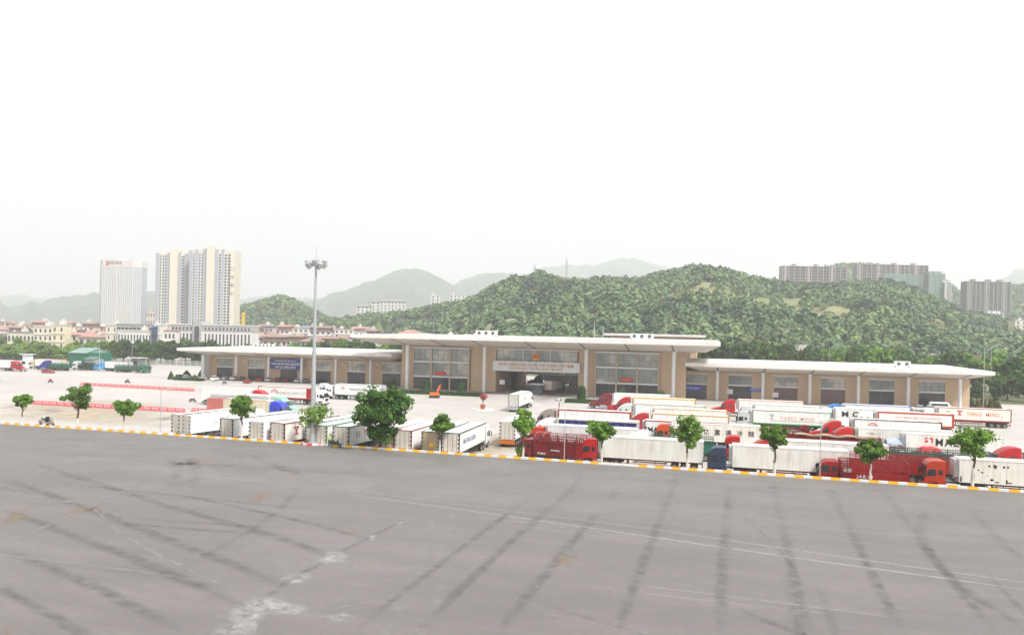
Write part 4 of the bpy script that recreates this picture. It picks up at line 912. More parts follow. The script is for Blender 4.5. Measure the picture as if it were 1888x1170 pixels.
o, b = ylorry('white lorry with an orange rear bumper driving away, left of the kerb tree', 950.5, 777.5, 91, 13.6, 'high', 'e4e4e4', 'ececea', 'd0ccc6', tw=.08, chas=CHR, group='lorries driving to and from the gateway')
m = MB(); m.box(-13.75, -1.2, .5, -13.66, 1.2, 1.15); m.build('tail_board', paint('c8681c'), b)
# ------------------------------------------------------------------ lorries in the middle left
G_M = 'lorries standing across the yard on the left'
o, b = xlorry('white and red trailer with white flat cab, in front of the parked cars', 476.5, 711.2, 0, 14.6, 'R', 'high', 'e9e9e9', 'ecebe8', 'a8252c', tw=.1, low=.3, group=G_M)
side_text(b, 14.6, -1, 'HOANG MINH EAST LOGISTICS CO.,LTD', INKG, 2.6, .75, .60, 8.4, .02); logo(b, 14.6, -1, .3, 2.85, 1.1, INKR, 'arch')
m = MB(); m.box(-1.7, -1.272, 1.6, -.2, -1.26, 3.85); m.box(-1.7, 1.26, 1.6, -.2, 1.272, 3.85); m.build('red_end_panel', paint('c01c24'), b)
o, b = xlorry('white trailer with blue lettering and a white cab, half behind the big tree', 617, 707.2, 0, 13.4, 'L', 'high', 'e2e2e2', 'ecebe8', '7a9ab8', tw=.08, group=G_M)
side_text(b, 13.4, 1, 'YINGXIANG TRANSPORT CO.,LTD', INKB, 2.75, .75, .58, 7.2, .02); logo(b, 13.4, 1, .17, 2.95, 1.0, INKR, 'sq')
o, b = xlorry('white trailer whose red long-nosed cab faces right, leftmost in the yard', 372, 713.5, 0, 12.6, 'R', 'conv', 'd8202c', 'ecebe8', 'e0ded8', tw=.08, group=G_M)
o, b = xlorry('white trailer with a blue stripe and a pale green long-nosed cab', 388, 724.5, 0, 13.8, 'R', 'conv', '8fc4ae', 'ecebe8', 'dcdad6', tw=.08, stripe=[(3.0, 3.5, '6aa8c8'), (3.62, 3.7, 'b03030')], group=G_M)
o, b = xlorry('stained beige container with a red section at its rear and a bright blue cab', 382, 733, 0, 13.0, 'R', 'conv', '2a3ac0', 'd8ccb4', 'a89880', tw=.06, corr=True, split=(3.6, 'c07068'), group=G_M)
o, _ = xlorry('white flat cab parked behind the white and red trailer, facing right', 560, 712, 0, 3.0, 'R', 'high', 'd0d4d4', zt=2.6, stake=dict(col='6a2020', zt=2.2, zb=1.2, solid=.4), gap=1.6, group=G_M)
# ------------------------------------------------------------------ lorries far left, towards the fence
G_F = 'lorries parked by the green shed on the far left'
o, b = xlorry('white trailer at the left edge with a small red cab', 17, 664.5, 0, 13.0, 'R', 'conv', 'c02030', 'ecebe8', 'e2e0dc', end='R', group=G_F)
o, b = xlorry('yellow-framed white trailer with a cream flat cab facing left', 64, 661.5, 0, 13.6, 'L', 'high', 'cfc8b0', 'ecebe8', 'd8b468', tw=.12, group=G_F)
o, _ = xlorry('green slatted lorry with a violet long-nosed cab', 88, 668.5, 0, 8.6, 'L', 'conv', '3a3090', zt=3.0, stake=dict(col='225a44', zt=3.0, zb=1.2, solid=1.2, posts=1.9), gap=.4, group=G_F)
o, _ = xlorry('dark green slatted lorry with a white flat cab facing left', 144, 668, 0, 6.4, 'L', 'high', 'dcdcdc', zt=3.1, stake=dict(col='263c34', zt=3.1, zb=1.2, solid=.9, posts=2.1), group=G_F)
o, b = xlorry('white trailer with a sky blue long-nosed cab facing left', 193, 665.5, 0, 11.5, 'L', 'conv', '4aa0d8', 'ecebe8', '1a4aa8', tw=.1, group=G_F)
o, _ = xlorry('long green slatted lorry with a green cab facing right, by the guard canopy', 211, 672, 0, 12.4, 'R', 'high', '3a7a5c', zt=2.9, stake=dict(col='1f5c44', zt=2.9, zb=1.2, solid=1.0, posts=2.2), gap=.5, group=G_F)
o, b = xlorry('white lorry with a dark cab waiting beyond the gateway', 1004, 690, 3, 13.0, 'L', 'conv', '4a4a54', 'ececea', 'd8d8d4', group='lorries driving to and from the gateway')
# ------------------------------------------------------------------ cars, motorbikes, people, small things
def car(label, x, y, ang, col, suv=False, group=None):
    r = empty('parked_car', (x, y, LZ), math.radians(ang), label, 'car', group); h = .18 if suv else 0
    P = paint(col)
    m = MB(); m.profile([(-2.2, .35), (-2.25, .95+h), (-1.6, 1.02+h), (1.0, 1.0+h), (2.0, .85+h*.7), (2.25, .65), (2.2, .32)], .9, .12); bd = m.build('body', P, r)
    m = MB(); m.profile([(-2.0+.2*(not suv), 1.0+h), (-1.5, 1.42+h), (.1, 1.47+h), (1.05, 1.0+h)], .8, .1, inset_top=.12); m.build('windows', WIN, bd)
    m = MB(); m.profile([(-1.45, 1.40+h), (-1.3, 1.49+h), (.0, 1.52+h), (.15, 1.42+h)], .68, .06); m.build('roof', P, bd)
    for s in (-1, 1):
        m = MB(); m.box(2.12, s*.62-.16, .62, 2.24, s*.62+.16, .78); m.build('headlight', LAMPW, bd)
        m = MB(); m.box(-2.26, s*.65-.14, .7, -2.2, s*.65+.14, .88); m.build('tail_light', TAIL, bd)
    wheels(r, (-1.35, 1.35), .82, .34, .2); return r
CARS = [(331, 700.5, '4a4650', 'dark grey car, leftmost of the row by the low hedge', 0), (344, 701.5, 'b8bcc0', 'silver car between the dark grey car and the white ones', 0), (362, 702.5, 'e8e8e8', 'white car next right of the silver car', 0),
        (377, 702.8, 'e6e6e6', 'white car left of the white off-roader', 0), (396, 704.5, 'ececec', 'large white off-roader standing forward in the car row', 1), (416, 702.5, 'd4d4d4', 'pale car half hidden behind the white off-roader', 0),
        (431, 703.5, 'eaeaea', 'white off-roader left of the black car', 1), (447, 704.5, '2a2c30', 'black car between the white off-roader and the red cars', 0), (457, 709, 'b01824', 'red car standing farthest forward of the row', 0),
        (479, 706.2, 'a81420', 'red car behind the red one that stands forward', 0), (495, 706, 'e8e8e8', 'white car between two red cars above the red and white trailer', 0), (512, 706.4, '9a1420', 'dark red car above the trailer lettering', 0),
        (528, 706.8, 'b01822', 'red car just left of the tall mast', 0), (549, 707.6, 'e6e6e6', 'white car left of the mast above the cab', 0), (563, 708, '8a8c90', 'grey car beside the mast', 0), (585, 709, '3c3e44', 'charcoal car right of the mast by the columns', 0)]
for px, py, c_, lab, suv in CARS:
    x, y = at(px, py-3); car(lab, x, y, 90+20+random.uniform(-6, 6), c_, bool(suv), 'cars parked in front of the left wing')
for px, py, c_, lab, a_ in ((1691, 757, 'e8e8e8', 'white car with a black roof near the doors of the right wing', 170), (1709, 757, 'eeeeee', 'white car beside the far right trailer by the terminal', 175), (89, 688, 'c42020', 'small red car in front of the green and violet lorry', 10)):
    x, y = at(px, py); car(lab, x, y, a_, c_)
x, y = at(1742, 760); r = empty('minibus', (x, y+4, LZ), 0, 'white minibus behind the orange-lettered reefer', 'minibus')
m = MB(); m.profile([(-2.6, .4), (-2.65, 2.2), (-2.3, 2.4), (1.6, 2.4), (2.3, 1.5), (2.7, 1.2), (2.75, .45)], .98, .12, inset_top=.1); bd = m.build('body', paint('eeeeee'), r)
m = MB(); m.box(-2.4, -.96, 1.45, 1.6, .96, 2.05); m.build('windows', WIN, bd); wheels(r, (-1.7, 1.7), .88, .36, .2)

SKIN = M('skin', (.45, .27, .18), .6); HAIR = M('dark_hair', (.02, .018, .016), .7)
PM = {}
def figure(pose):
    """one continuous skinned body"""
    if pose in PM: return PM[pose]
    if pose == 'stand':
        J = [((0, 0, .95), .15), ((0, 0, 1.2), .14), ((0, 0, 1.42), .16), ((0, 0, 1.52), .06), ((.01, 0, 1.62), .095), ((.01, 0, 1.70), .09),
             ((0, .18, 1.42), .07), ((.03, .25, 1.15), .05), ((.14, .26, .93), .04), ((0, -.18, 1.42), .07), ((.03, -.25, 1.15), .05), ((.14, -.26, .93), .04),
             ((0, .1, .88), .1), ((.02, .11, .5), .075), ((-.02, .12, .1), .05), ((.13, .12, .05), .045), ((0, -.1, .88), .1), ((.04, -.11, .5), .075), ((.05, -.12, .1), .05), ((.2, -.12, .05), .045)]
    else:
        J = [((-.1, 0, .82), .15), ((-.06, 0, 1.05), .14), ((0, 0, 1.27), .16), ((.02, 0, 1.37), .06), ((.05, 0, 1.47), .095), ((.05, 0, 1.55), .09),
             ((0, .18, 1.27), .07), ((.2, .27, 1.08), .05), ((.45, .24, 1.0), .04), ((0, -.18, 1.27), .07), ((.2, -.27, 1.08), .05), ((.45, -.24, 1.0), .04),
             ((-.05, .12, .78), .1), ((.33, .2, .7), .075), ((.25, .2, .3), .05), ((.36, .2, .24), .045), ((-.05, -.12, .78), .1), ((.33, -.2, .7), .075), ((.25, -.2, .3), .05), ((.36, -.2, .24), .045)]
    E_ = [(0, 1), (1, 2), (2, 3), (3, 4), (4, 5), (2, 6), (6, 7), (7, 8), (2, 9), (9, 10), (10, 11), (0, 12), (12, 13), (13, 14), (14, 15), (0, 16), (16, 17), (17, 18), (18, 19)]
    me = bpy.data.meshes.new('body'); me.from_pydata([j[0] for j in J], E_, []); o = bpy.data.objects.new('body', me); COL.objects.link(o)
    o.modifiers.new('s', 'SKIN'); 
    for v, j in zip(me.skin_vertices[0].data, J): v.radius = (j[1], j[1])
    me.skin_vertices[0].data[0].use_root = True
    sb = o.modifiers.new('d', 'SUBSURF'); sb.levels = 1
    dg = bpy.context.evaluated_depsgraph_get(); dg.update(); ev = bpy.data.meshes.new_from_object(o.evaluated_get(dg)); ev.name = 'body'
    bpy.data.objects.remove(o); PM[pose] = ev; return ev
def person(x, y, ang, pose, top, legs, label, z=None):
    me = figure(pose).copy(); me.materials.clear()
    for k in (SKIN, paint(top), paint(legs), HAIR): me.materials.append(k)
    dz = 0 if pose == 'stand' else -.15
    for p in me.polygons:
        c = p.center; p.use_smooth = True
        if c.z > 1.66+dz: k = 3
        elif c.z > 1.5+dz or (abs(c.y) > .2 and c.x > .1 and c.z > .8+dz and c.z < 1.05): k = 0
        elif c.z > .98+dz or (abs(c.y) > .2 and c.z > 1.0): k = 1
        else: k = 2
        p.material_index = k
    o = put('person', me, None, (x, y, LZ if z is None else z), math.radians(ang)); return tag(o, label, 'person')
def motorbike(x, y, ang, col, label, z=None, group=None):
    r = empty('motorbike', (x, y, LZ if z is None else z), math.radians(ang), label, 'motorbike', group)
    me = wheelmesh(.29, .1)
    for xx in (-.6, .62): put('wheel', me, r, (xx, 0, .29))
    m = MB(); m.profile([(-.75, .62), (-.5, .8), (.05, .72), (.3, .95), (.42, .9), (.38, .4), (.1, .3), (-.4, .35)], .13, .05); bd = m.build('body', paint(col), r)
    m = MB(); m.profile([(-.7, .78), (-.6, .86), (.05, .82), (.1, .74)], .12, .04); m.build('seat', BLK, r)
    m = MB(); m.bar((.62, 0, .3), (.36, 0, 1.0), .06, .06); m.bar((.34, -.33, 1.03), (.34, .33, 1.03), .04, .04); m.build('handlebar', BLK, r)
    return r
def ride(px, py, ang, col, top, legs, lab, z=None):
    x, y = at(px, py, LZ if z is None else z); motorbike(x, y, ang, col, lab[0], z); person(x, y, ang, 'ride', top, legs, lab[1], z)
ride(93, 705.5, 190, 'a01828', 'a03040', '20202c', ('red motorbike crossing the empty yard on the left', 'person in a red jacket riding the red motorbike'))
ride(235, 706, 20, '303238', '24242c', '202024', ('dark motorbike beyond the far red barrier row', 'person in black riding past the far red barrier row'))
x, y = at(607, 823.5, 0); person(x, y, -80, 'stand', 'b8c86a', '2a3038', 'person in a yellow-green shirt standing at the kerb right of the mast', 0)
motorbike(x+.85, y+.1, 10, '2a3034', 'black motorbike parked at the kerb beside the standing person', 0)
x, y = at(1031, 752); person(x, y, 200, 'stand', '4a5a56', '3a4442', 'person in grey-green walking left of the twin bonnets in the yard')
for px, py, t_, l_, lab in ((966, 714, '20242c', '181a20', 'person in dark clothes standing just inside the gateway at the left'), (995, 731.5, '3a4450', '202630', 'person standing beside the lorry entering the gateway'), (943, 718, '2a3444', '1c2430', 'person by the inner wall of the gateway'),
                        (972, 706.5, '22242c', '181a20', 'person walking beyond the gateway'), (412, 707, '8090a0', '303840', 'person standing in front of the white cars')):
    x, y = at(px, py); person(x, y, random.uniform(0, 360), 'stand', t_, l_, lab)
x, y = at(1558, 754); person(x, y-1, 0, 'stand', 'c8c8c8', '303030', 'person in a pale shirt among the lorries near the right wing')
for px, py, a_, c_, lab in ((1045, 741, 60, '35383c', 'black motorbike at the corner of the right hedge'), (1060, 742, 20, 'a0a4a8', 'grey motorbike in front of the right hedge'), (355, 741, 15, '4a4a4c', 'black motorbike left of the white trailers in the yard'), (414, 708, 80, '5a6068', 'grey motorbike beside the white cars'), (1030, 739, 40, 'c8c8c8', 'pale motorbike near the road into the gateway')):
    x, y = at(px, py); motorbike(x, y, a_, c_, lab)
# loaded motor tricycle on the near yard with its driver
x, y = at(87, 785.5, 0); r = empty('cargo_tricycle', (x, y, 0), math.radians(-8), 'motor tricycle piled with black and white bags at the kerb on the left', 'tricycle')
put('wheel', wheelmesh(.3, .12), r, (1.35, 0, .3)); [put('wheel', wheelmesh(.3, .12), r, (-.7, s*.55, .3)) for s in (-1, 1)]
m = MB(); m.box(-1.3, -.6, .5, .35, .6, .62); m.box(-1.3, -.62, .62, .35, -.58, 1.0); m.box(-1.3, .58, .62, .35, .62, 1.0); m.box(-1.32, -.6, .62, -1.28, .6, 1.0); m.build('cargo_bed', paint('b8b8b4'), r)
m = MB(); m.profile([(.4, .5), (.4, .8), (.9, .8), (1.1, 1.0), (1.25, .95), (1.2, .5)], .15, .05); m.bar((1.35, 0, .3), (1.1, 0, 1.1), .06, .06); m.bar((1.08, -.33, 1.1), (1.08, .33, 1.1), .04, .04); m.build('motorbike_body', paint('a8aab0'), r)
rg = random.Random(5)
def blob(r_, sx, sy, sz, n=9, k=6):
    rr = []
    for j in range(k+1):
        t_ = PI*j/k; rr.append([(sx*math.sin(t_+.02)*math.cos(2*PI*i/n)*(1+.12*(r_.random()-.5)), sy*math.sin(t_+.02)*math.sin(2*PI*i/n)*(1+.12*(r_.random()-.5)), -sz*math.cos(t_)) for i in range(n)])
    return MB().rings(rr)
for dx, dy, dz, s_, c_ in ((-.9, -.2, .95, .42, 'c8c4bc'), (-.3, .1, .95, .42, '26282c'), (-1.0, .2, 1.35, .35, '1e2024'), (-.5, -.2, 1.4, .4, 'b8b4ae'), (0, .0, 1.3, .36, '22242a'), (-.7, -.45, .9, .3, '8a8070')):
    o = blob(rg, s_, s_, s_*.8).build('sack', paint(c_), None, (x+dx, y+dy+.02, dz)); tag(o, {'c8c4bc': 'pale sack low at the back of the tricycle load', '26282c': 'black sack in the middle of the tricycle load', '1e2024': 'black bag on top at the back of the tricycle load', 'b8b4ae': 'grey sack on top of the tricycle load', '22242a': 'black bag nearest the tricycle driver', '8a8070': 'brown sack on the near side of the tricycle'}[c_], 'sack')
person(x+.75, y-.1, -8, 'ride', '8a8a84', '5a5248', 'person in grey seated on the loaded tricycle', 0)
# mini crane by the left hedge
x, y = at(801, 733); r = empty('mini_crane', (x, y, LZ), math.radians(15), 'small orange crawler crane standing by the left hedge', 'crane'); CO = paint('dd6a20')
for s in (-1, 1):
    m = MB(); m.profile([(-1.5, .25), (-1.3, .6), (1.3, .6), (1.5, .25), (1.2, 0), (-1.2, 0)], .22, .05, y0=s*.9); m.build('track', BLK, r)
m = MB(); m.profile([(-1.3, .65), (-1.35, 1.5), (-.2, 1.6), (.6, 1.5), (1.3, 1.2), (1.3, .65)], .95, .12); m.build('body', CO, r)
m = MB(); m.profile([(-1.0, 1.62), (-1.0, 2.2), (.3, 2.3), (.6, 1.62)], .6, .1); m.build('engine_cover', BLK, r)
m = MB(); m.bar((.7, .2, 1.5), (1.3, .2, 3.2), .4, .45); m.bar((1.3, .2, 3.2), (1.6, .2, 3.6), .25, .25); m.bar((1.6, .2, 3.6), (1.7, .2, 2.4), .06, .06); m.build('boom', CO, r)
# barriers
ORD = ['first', 'second', 'third', 'fourth', 'fifth', 'sixth', 'seventh', 'eighth', 'ninth', 'tenth', 'eleventh', 'twelfth', 'thirteenth', 'fourteenth', 'fifteenth', 'sixteenth', 'seventeenth', 'eighteenth', 'nineteenth', 'twentieth', 'twenty-first', 'twenty-second', 'twenty-third', 'twenty-fourth', 'twenty-fifth', 'twenty-sixth', 'twenty-seventh', 'twenty-eighth', 'twenty-ninth', 'thirtieth']
BR = M('barrier_red', (.62, .10, .13), .5, 0, .25, 2, dcol=(.72, .35, .35)); BW = M('barrier_white', (.74, .66, .64), .5)
m = MB(); m.profile([(-.95, 0), (-.95, .35), (-.9, .85), (.9, .85), (.95, .35), (.95, 0)], .22, .04, inset_top=.12)
for k in range(4): m.box(-.8+k*.42, -.225, .3, -.62+k*.42, -.215, .72, 1)
m.box(-.8, .2, .3, .8, .225, .5, 1); bmesh_ = m.mesh('water_barrier', [BR, BW])
def barrier_row(p0, p1, gaps, label, group):
    a = Vector(at(*p0)); b_ = Vector(at(*p1)); L = (b_-a).length; n = int(L/2.0); d = (b_-a).normalized(); ang = math.atan2(d.y, d.x)
    for k in range(n):
        if k in gaps: continue
        p = a+d*(k+.5)*2.0; o = put('water_barrier', bmesh_, None, (p.x, p.y, LZ), ang+random.uniform(-.03, .03)); tag(o, label.replace('barrier', 'barrier, %s from the left' % ORD[k], 1), 'barrier', group)
barrier_row((148, 709.5), (368, 721.5), [], 'red and white plastic barrier in the far row', 'far row of plastic barriers')
barrier_row((52, 744.5), (342, 760), [], 'red and white plastic barrier in the near row', 'near row of plastic barriers')
barrier_row((352, 759), (390, 761), [], 'red and white plastic barrier in the short row by the trailers', 'short row of plastic barriers')
# potted red tree on its white ring
x, y = at(890, 755); r = empty('potted_tree', (x, y, LZ+.18), 0, 'small red-leaved tree in a terracotta pot on a round island', 'potted tree')
m = MB(); m.lathe([(.45, 0), (.5, .1), (.62, .8), (.72, .85), (.72, 1.0), (.6, 1.0)], n=12); m.build('pot', M('terracotta', (.38, .10, .05), .7), r)
m = MB(); m.tube((0, 0, .9), (0, .05, 1.9), .09, .06, 7); [m.tube((0, .05, 1.5+.1*k), (.6*math.cos(k*1.3), .6*math.sin(k*1.3), 2.5+.1*k), .045, .02, 5) for k in range(7)]; m.build('trunk', M('dark_bark', (.06, .04, .03), .9), r)
POT = r
m = MB(); m.lathe([(2.6, 0), (2.6, .2), (2.4, .22), (2.3, .16), (0, .16)], n=36); o = m.build('traffic_island', M('island_white', (.68, .66, .62), .8, 0, .3), None, (x, y, LZ)); struct(o)
# guard boxes, shed, kiosks
def shed(label, px0, px1, pyb, h, depth, wall, roofc, cat, flat=False, windows=0):
    a = Vector(at(px0, pyb)); b_ = Vector(at(px1, pyb)); b_.y = a.y; L = b_.x-a.x
    r = empty(cat.replace(' ', '_'), ((a.x+b_.x)/2, a.y, LZ), 0, label, cat)
    m = MB(); m.box(-L/2, 0, 0, L/2, depth, h); m.build('wall', paint(wall, 'corr' if L > 12 else 'body'), r)
    m = MB()
    if flat: m.box(-L/2-.8, -.8, h+.01, L/2+.8, depth+.8, h+.3)
    else:
        e = .5; rz = h+1.2*depth/8
        for y0, y1 in ((-e, depth/2), (depth+e, depth/2)):
            m.face([(-L/2-e, y0, h-.1), (L/2+e, y0, h-.1), (L/2+e, y1, rz), (-L/2-e, y1, rz)])
        m.face([(-L/2-.01, 0, h), (-L/2-.01, depth, h), (-L/2-.01, depth/2, rz)]); m.face([(L/2+.01, 0, h), (L/2+.01, depth, h), (L/2+.01, depth/2, rz)])
    m.build('roof', paint(roofc), r)
    for k in range(windows):
        x_ = -L/2+L*(k+.5)/windows; m = MB(); m.box(x_-.6, -.03, 1.2, x_+.6, -.001, 2.4); m.build('window', WIN, r)
    return r
shed('green metal shed with a grey-green ridged roof behind the far left lorries', 127, 188, 678, 6.6, 14, '1d6650', '7d9a94', 'shed')
shed('grey guard hut with a hipped green roof in front of the green shed', 156, 186, 679.5, 4.2, 6, '8a9494', '6a8a80', 'guard hut', windows=3)
shed('small guard canopy with a flat white roof by the green lorry', 242, 262, 676, 3.9, 5, '6a6e6c', 'cdd2d0', 'kiosk', True, 3)
shed('white kiosk with dark windows near the left fence', 41, 51, 676, 5.2, 4, 'e2e6ea', 'd8dce0', 'kiosk', True, 2)
shed('narrow glass toll booth under a white canopy inside the gateway', 982, 1000, 726, 2.9, 3, '5c666c', 'd8dcd8', 'toll booth', True, 2)
# tall floodlight mast
mx_, my_ = at(569, 820, 0); my_ = kerb_y(mx_)+.75
r = empty('floodlight_mast', (mx_, my_, .1), 0, 'very tall grey floodlight mast with a ring of lamps at its top', 'light mast')
GALV = M('galvanised_steel', (.42, .44, .45), .45, .25, .2, 1.5)
m = MB(); H_ = 25.4
m.lathe([(.6, 0), (.6, .12), (.38, .14), (.38, 1.2), (.35, 1.25)]+[(.35-.20*k/8, 1.3+(H_-1.3)*k/8) for k in range(9)], n=16); m.build('pole', GALV, r)
m = MB()
for k in range(1, 4): m.lathe([(.35-.20*k/4+.02, H_*k/4), (.35-.20*k/4+.02, H_*k/4+.25)], n=16)
m.build('joint_collar', GALV, r)
m = MB()
ring = [(1.0*math.cos(2*PI*k/16), 1.0*math.sin(2*PI*k/16), H_-.3) for k in range(16)]
for k in range(16): m.bar(ring[k], ring[(k+1) % 16], .12, .12)
for k in range(4): a_ = k*PI/2; m.bar((0, 0, H_-.3), (math.cos(a_), math.sin(a_), H_-.3), .1, .1)
m.tube((0, 0, H_-.5), (0, 0, H_+.5), .5, .42, 12); m.tube((0, 0, H_+.5), (0, 0, H_+2.2), .03, .02, 6); m.build('lamp_ring', GALV, r)
fl = MB(); fl.box(.05, -.32, -.35, .45, .32, .35, 0); fl.face([(.455, -.28, -.3), (.455, .28, -.3), (.455, .28, .3), (.455, -.28, .3)], 1); flm = fl.mesh('floodlight', [GALV, LAMPW])
for k in range(10):
    a_ = 2*PI*k/10; o = put('floodlight', flm, r, (1.05*math.cos(a_), 1.05*math.sin(a_), H_-.15-(.45 if k % 2 else 0)+.25)); o.rotation_euler = (0, math.radians(38), a_)
m = MB()
for k in range(12):
    a0, a1 = 2*PI*k/12, 2*PI*(k+1)/12
    m.rings([[(1.5*math.cos(a), 1.5*math.sin(a), z) for a in (a0, a1)]+[(1.3*math.cos(a), 1.3*math.sin(a), z) for a in (a1, a0)] for z in (-.1, .2)], k % 2)
tag(m.build('base_ring', [WHT, REDP], None, (mx_, my_, .1)), None, None, None, 'structure')
# slim park lamp posts
m = MB(); m.lathe([(.09, 0), (.09, .1), (.06, .12), (.045, 6.6)], n=8); lpole = m.mesh('pole', [GALV])
m = MB(); m.bar((0, 0, 6.45), (1.0, 0, 6.75), .05, .05); m.mesh; larm = m.mesh('arm', [GALV])
m = MB(); m.profile([(.8, 6.68), (.85, 6.82), (1.5, 6.86), (1.55, 6.74)], .16, .04); lhead = m.mesh('lamp_head', [M('lamp_green_white', (.42, .55, .40), .4)])
lamps = [(8, 776, 'first park lamp post from the left edge, by the kerb'), (303, 797, 'slim lamp post behind the kerb, left of the leftmost backed trailer'), (1040, 848, 'slim lamp post in front of the foremost red cattle lorry'), (1512, 880, 'slim lamp post left of the bright red slatted lorry')]
for px, py, lab in lamps:
    x, _y = at(px, py, 0.1); r = empty('lamp_post', (x, kerb_y(x)+.8, .1), .1, lab, 'lamp post', 'slim lamp posts along the kerb'); put('pole', lpole, r); put('arm', larm, r); put('lamp_head', lhead, r)
for px, py, h, lab in ((183, 684, 13, 'tall light pole rising in front of the green shed roof'), (243, 672, 9, 'light pole against the dark trees, left of the terminal'), (300, 671, 9, 'light pole between the shed and the terminal'), (335, 672, 10, 'light pole close to the left end of the terminal'),
                   (1813, 752, 17, 'tall slim pole beyond the right end of the terminal'), (1826, 735, 18, 'slim pole right of the one beyond the terminal end')):
    x, y = at(px, py); m = MB(); m.tube((0, 0, 0), (0, 0, h), .13, .07, 8); r = empty('light_pole', (x, y, LZ), 0, lab, 'light pole'); m.build('pole', GALV, r)
    m = MB(); m.bar((0, 0, h-.1), (1.4, 0, h+.1), .08, .08); m.box(1.2, -.15, h, 2.0, .15, h+.15); m.build('lamp_arm', GALV, r)
# ------------------------------------------------------------------ vegetation
LF_K = leafmat('leaf_young', (.04, .10, .012), (.13, .26, .03), (.30, .43, .07)); LF_B = leafmat('leaf_deep', (.022, .058, .012), (.06, .14, .025), (.15, .25, .05))
LF_D = leafmat('leaf_dark', (.018, .048, .013), (.05, .105, .025), (.12, .20, .04), .3); LF_L = leafmat('leaf_light', (.08, .16, .03), (.19, .31, .06), (.34, .44, .10), .35)
LF_R = leafmat('leaf_red', (.20, .03, .03), (.42, .08, .07), (.6, .2, .16)); LF_O = leafmat('leaf_bronze', (.05, .07, .02), (.12, .10, .03), (.20, .12, .04)); LF_H = leafmat('leaf_hedge', (.015, .04, .012), (.035, .085, .02), (.07, .13, .03), .2)
BARK = M('bark', (.13, .095, .07), .9, 0, .4, 4); LIME = M('limewashed_bark', (.62, .60, .56), .85, 0, .5, 3, dcol=(.3, .26, .22))
def quads(P, Nn, size, rng, asp=1.0):
    n = len(P); r = rng.normal(size=(n, 3)); t = np.cross(Nn, r); t /= np.linalg.norm(t, axis=1)[:, None]+1e-9; b = np.cross(Nn, t)
    s = size*(.65+.7*rng.random((n, 1))); t = t*s*asp; b = b*s
    V = np.stack([P-t-b, P+t-b*.6, P+t*.7+b, P-t*.8+b*.9], 1).reshape(-1, 3); F = np.arange(4*n).reshape(-1, 4); return V, F
def crown_np(seed, R, Hc, clumps, leaves, size, shape='ell', crad=.3, gap=0.):
    rng = np.random.default_rng(seed); d = rng.normal(size=(clumps, 3)); d /= np.linalg.norm(d, axis=1)[:, None]
    rr = (.25+.75*rng.random((clumps, 1))**.6)
    c = d*rr*np.array([R, R, Hc/2])*(1-crad*.8)
    c[:, 0] *= 1+.15*np.sin(seed); c[:, :2] *= (1-.22*np.clip(-c[:, 2:3]/(Hc/2), 0, 1))
    c = c*(1+.28*(rng.random((clumps, 1))-.4)); cr = R*crad*(.5+.95*rng.random((clumps, 1)))
    P, Nn = [], []
    for i in range(clumps):
        u = rng.normal(size=(leaves, 3)); u /= np.linalg.norm(u, axis=1)[:, None]; u[:, 2] = u[:, 2]*.75+.12
        p = c[i]+u*cr[i]*(.55+.5*rng.random((leaves, 1)))
        nrm = u*.8+np.array([0, 0, .45])+rng.normal(size=(leaves, 3))*.45; nrm /= np.linalg.norm(nrm, axis=1)[:, None]; P.append(p); Nn.append(nrm)
    return quads(np.concatenate(P), np.concatenate(Nn), size, rng)
def solid_np(seed, n, size, fn):
    rng = np.random.default_rng(seed); P, Nn = fn(rng, n); Nn = Nn+rng.normal(size=Nn.shape)*.35; Nn /= np.linalg.norm(Nn, axis=1)[:, None]; return quads(P, Nn, size, rng)
def trunk_mesh(seed, h, r, spread, nb, lime=0., fork=.7):
    rng = random.Random(seed); m = MB(); k = 6; pts = []
    for i in range(k+1): pts.append(Vector((rng.uniform(-1, 1)*.06*h*(i/k), rng.uniform(-1, 1)*.06*h*(i/k), h*i/k)))
    for i in range(k):
        z = pts[i].z; m.tube(pts[i], pts[i+1], r*(1-.55*i/k), r*(1-.55*(i+1)/k), 8, 1 if z < lime-.1 else 0)
    for j in range(nb):
        a = 2*PI*j/nb+rng.uniform(-.4, .4); s = pts[k]*fork+pts[k-2]*(1-fork); s = Vector((s.x, s.y, h*(fork-.1+.25*rng.random()))); e = s+Vector((math.cos(a)*spread*rng.uniform(.6, 1), math.sin(a)*spread*rng.uniform(.6, 1), spread*rng.uniform(.6, 1.2)))
        mid = s.lerp(e, .5)+Vector((0, 0, -.08*spread)); m.tube(s, mid, r*.38, r*.26, 6); m.tube(mid, e, r*.26, r*.1, 6)
        e2 = mid+Vector((math.cos(a+.9)*spread*.5, math.sin(a+.9)*spread*.5, spread*.5)); m.tube(mid, e2, r*.18, r*.07, 5)
    return m.mesh('trunk', [BARK, LIME])
def tree_at(x, y, z, H, Wd, seed, leaf, label, clear=.4, clumps=26, leaves=60, size=.16, lime=0., cat='tree', group=None, gapc=.3):
    r = empty('street_tree', (x, y, z), 0, label, cat, group); Hc = H*(1-clear)
    put('trunk', trunk_mesh(seed, H*clear+Hc*.35, max(.09, H*.026), Wd*.32, 5, lime), r)
    V, F = crown_np(seed, Wd/2*1.12, Hc*1.06, clumps, leaves, size, crad=gapc); V[:, 2] += H-Hc/2
    put('crown', pydata_np('crown', V, F, leaf), r); return r
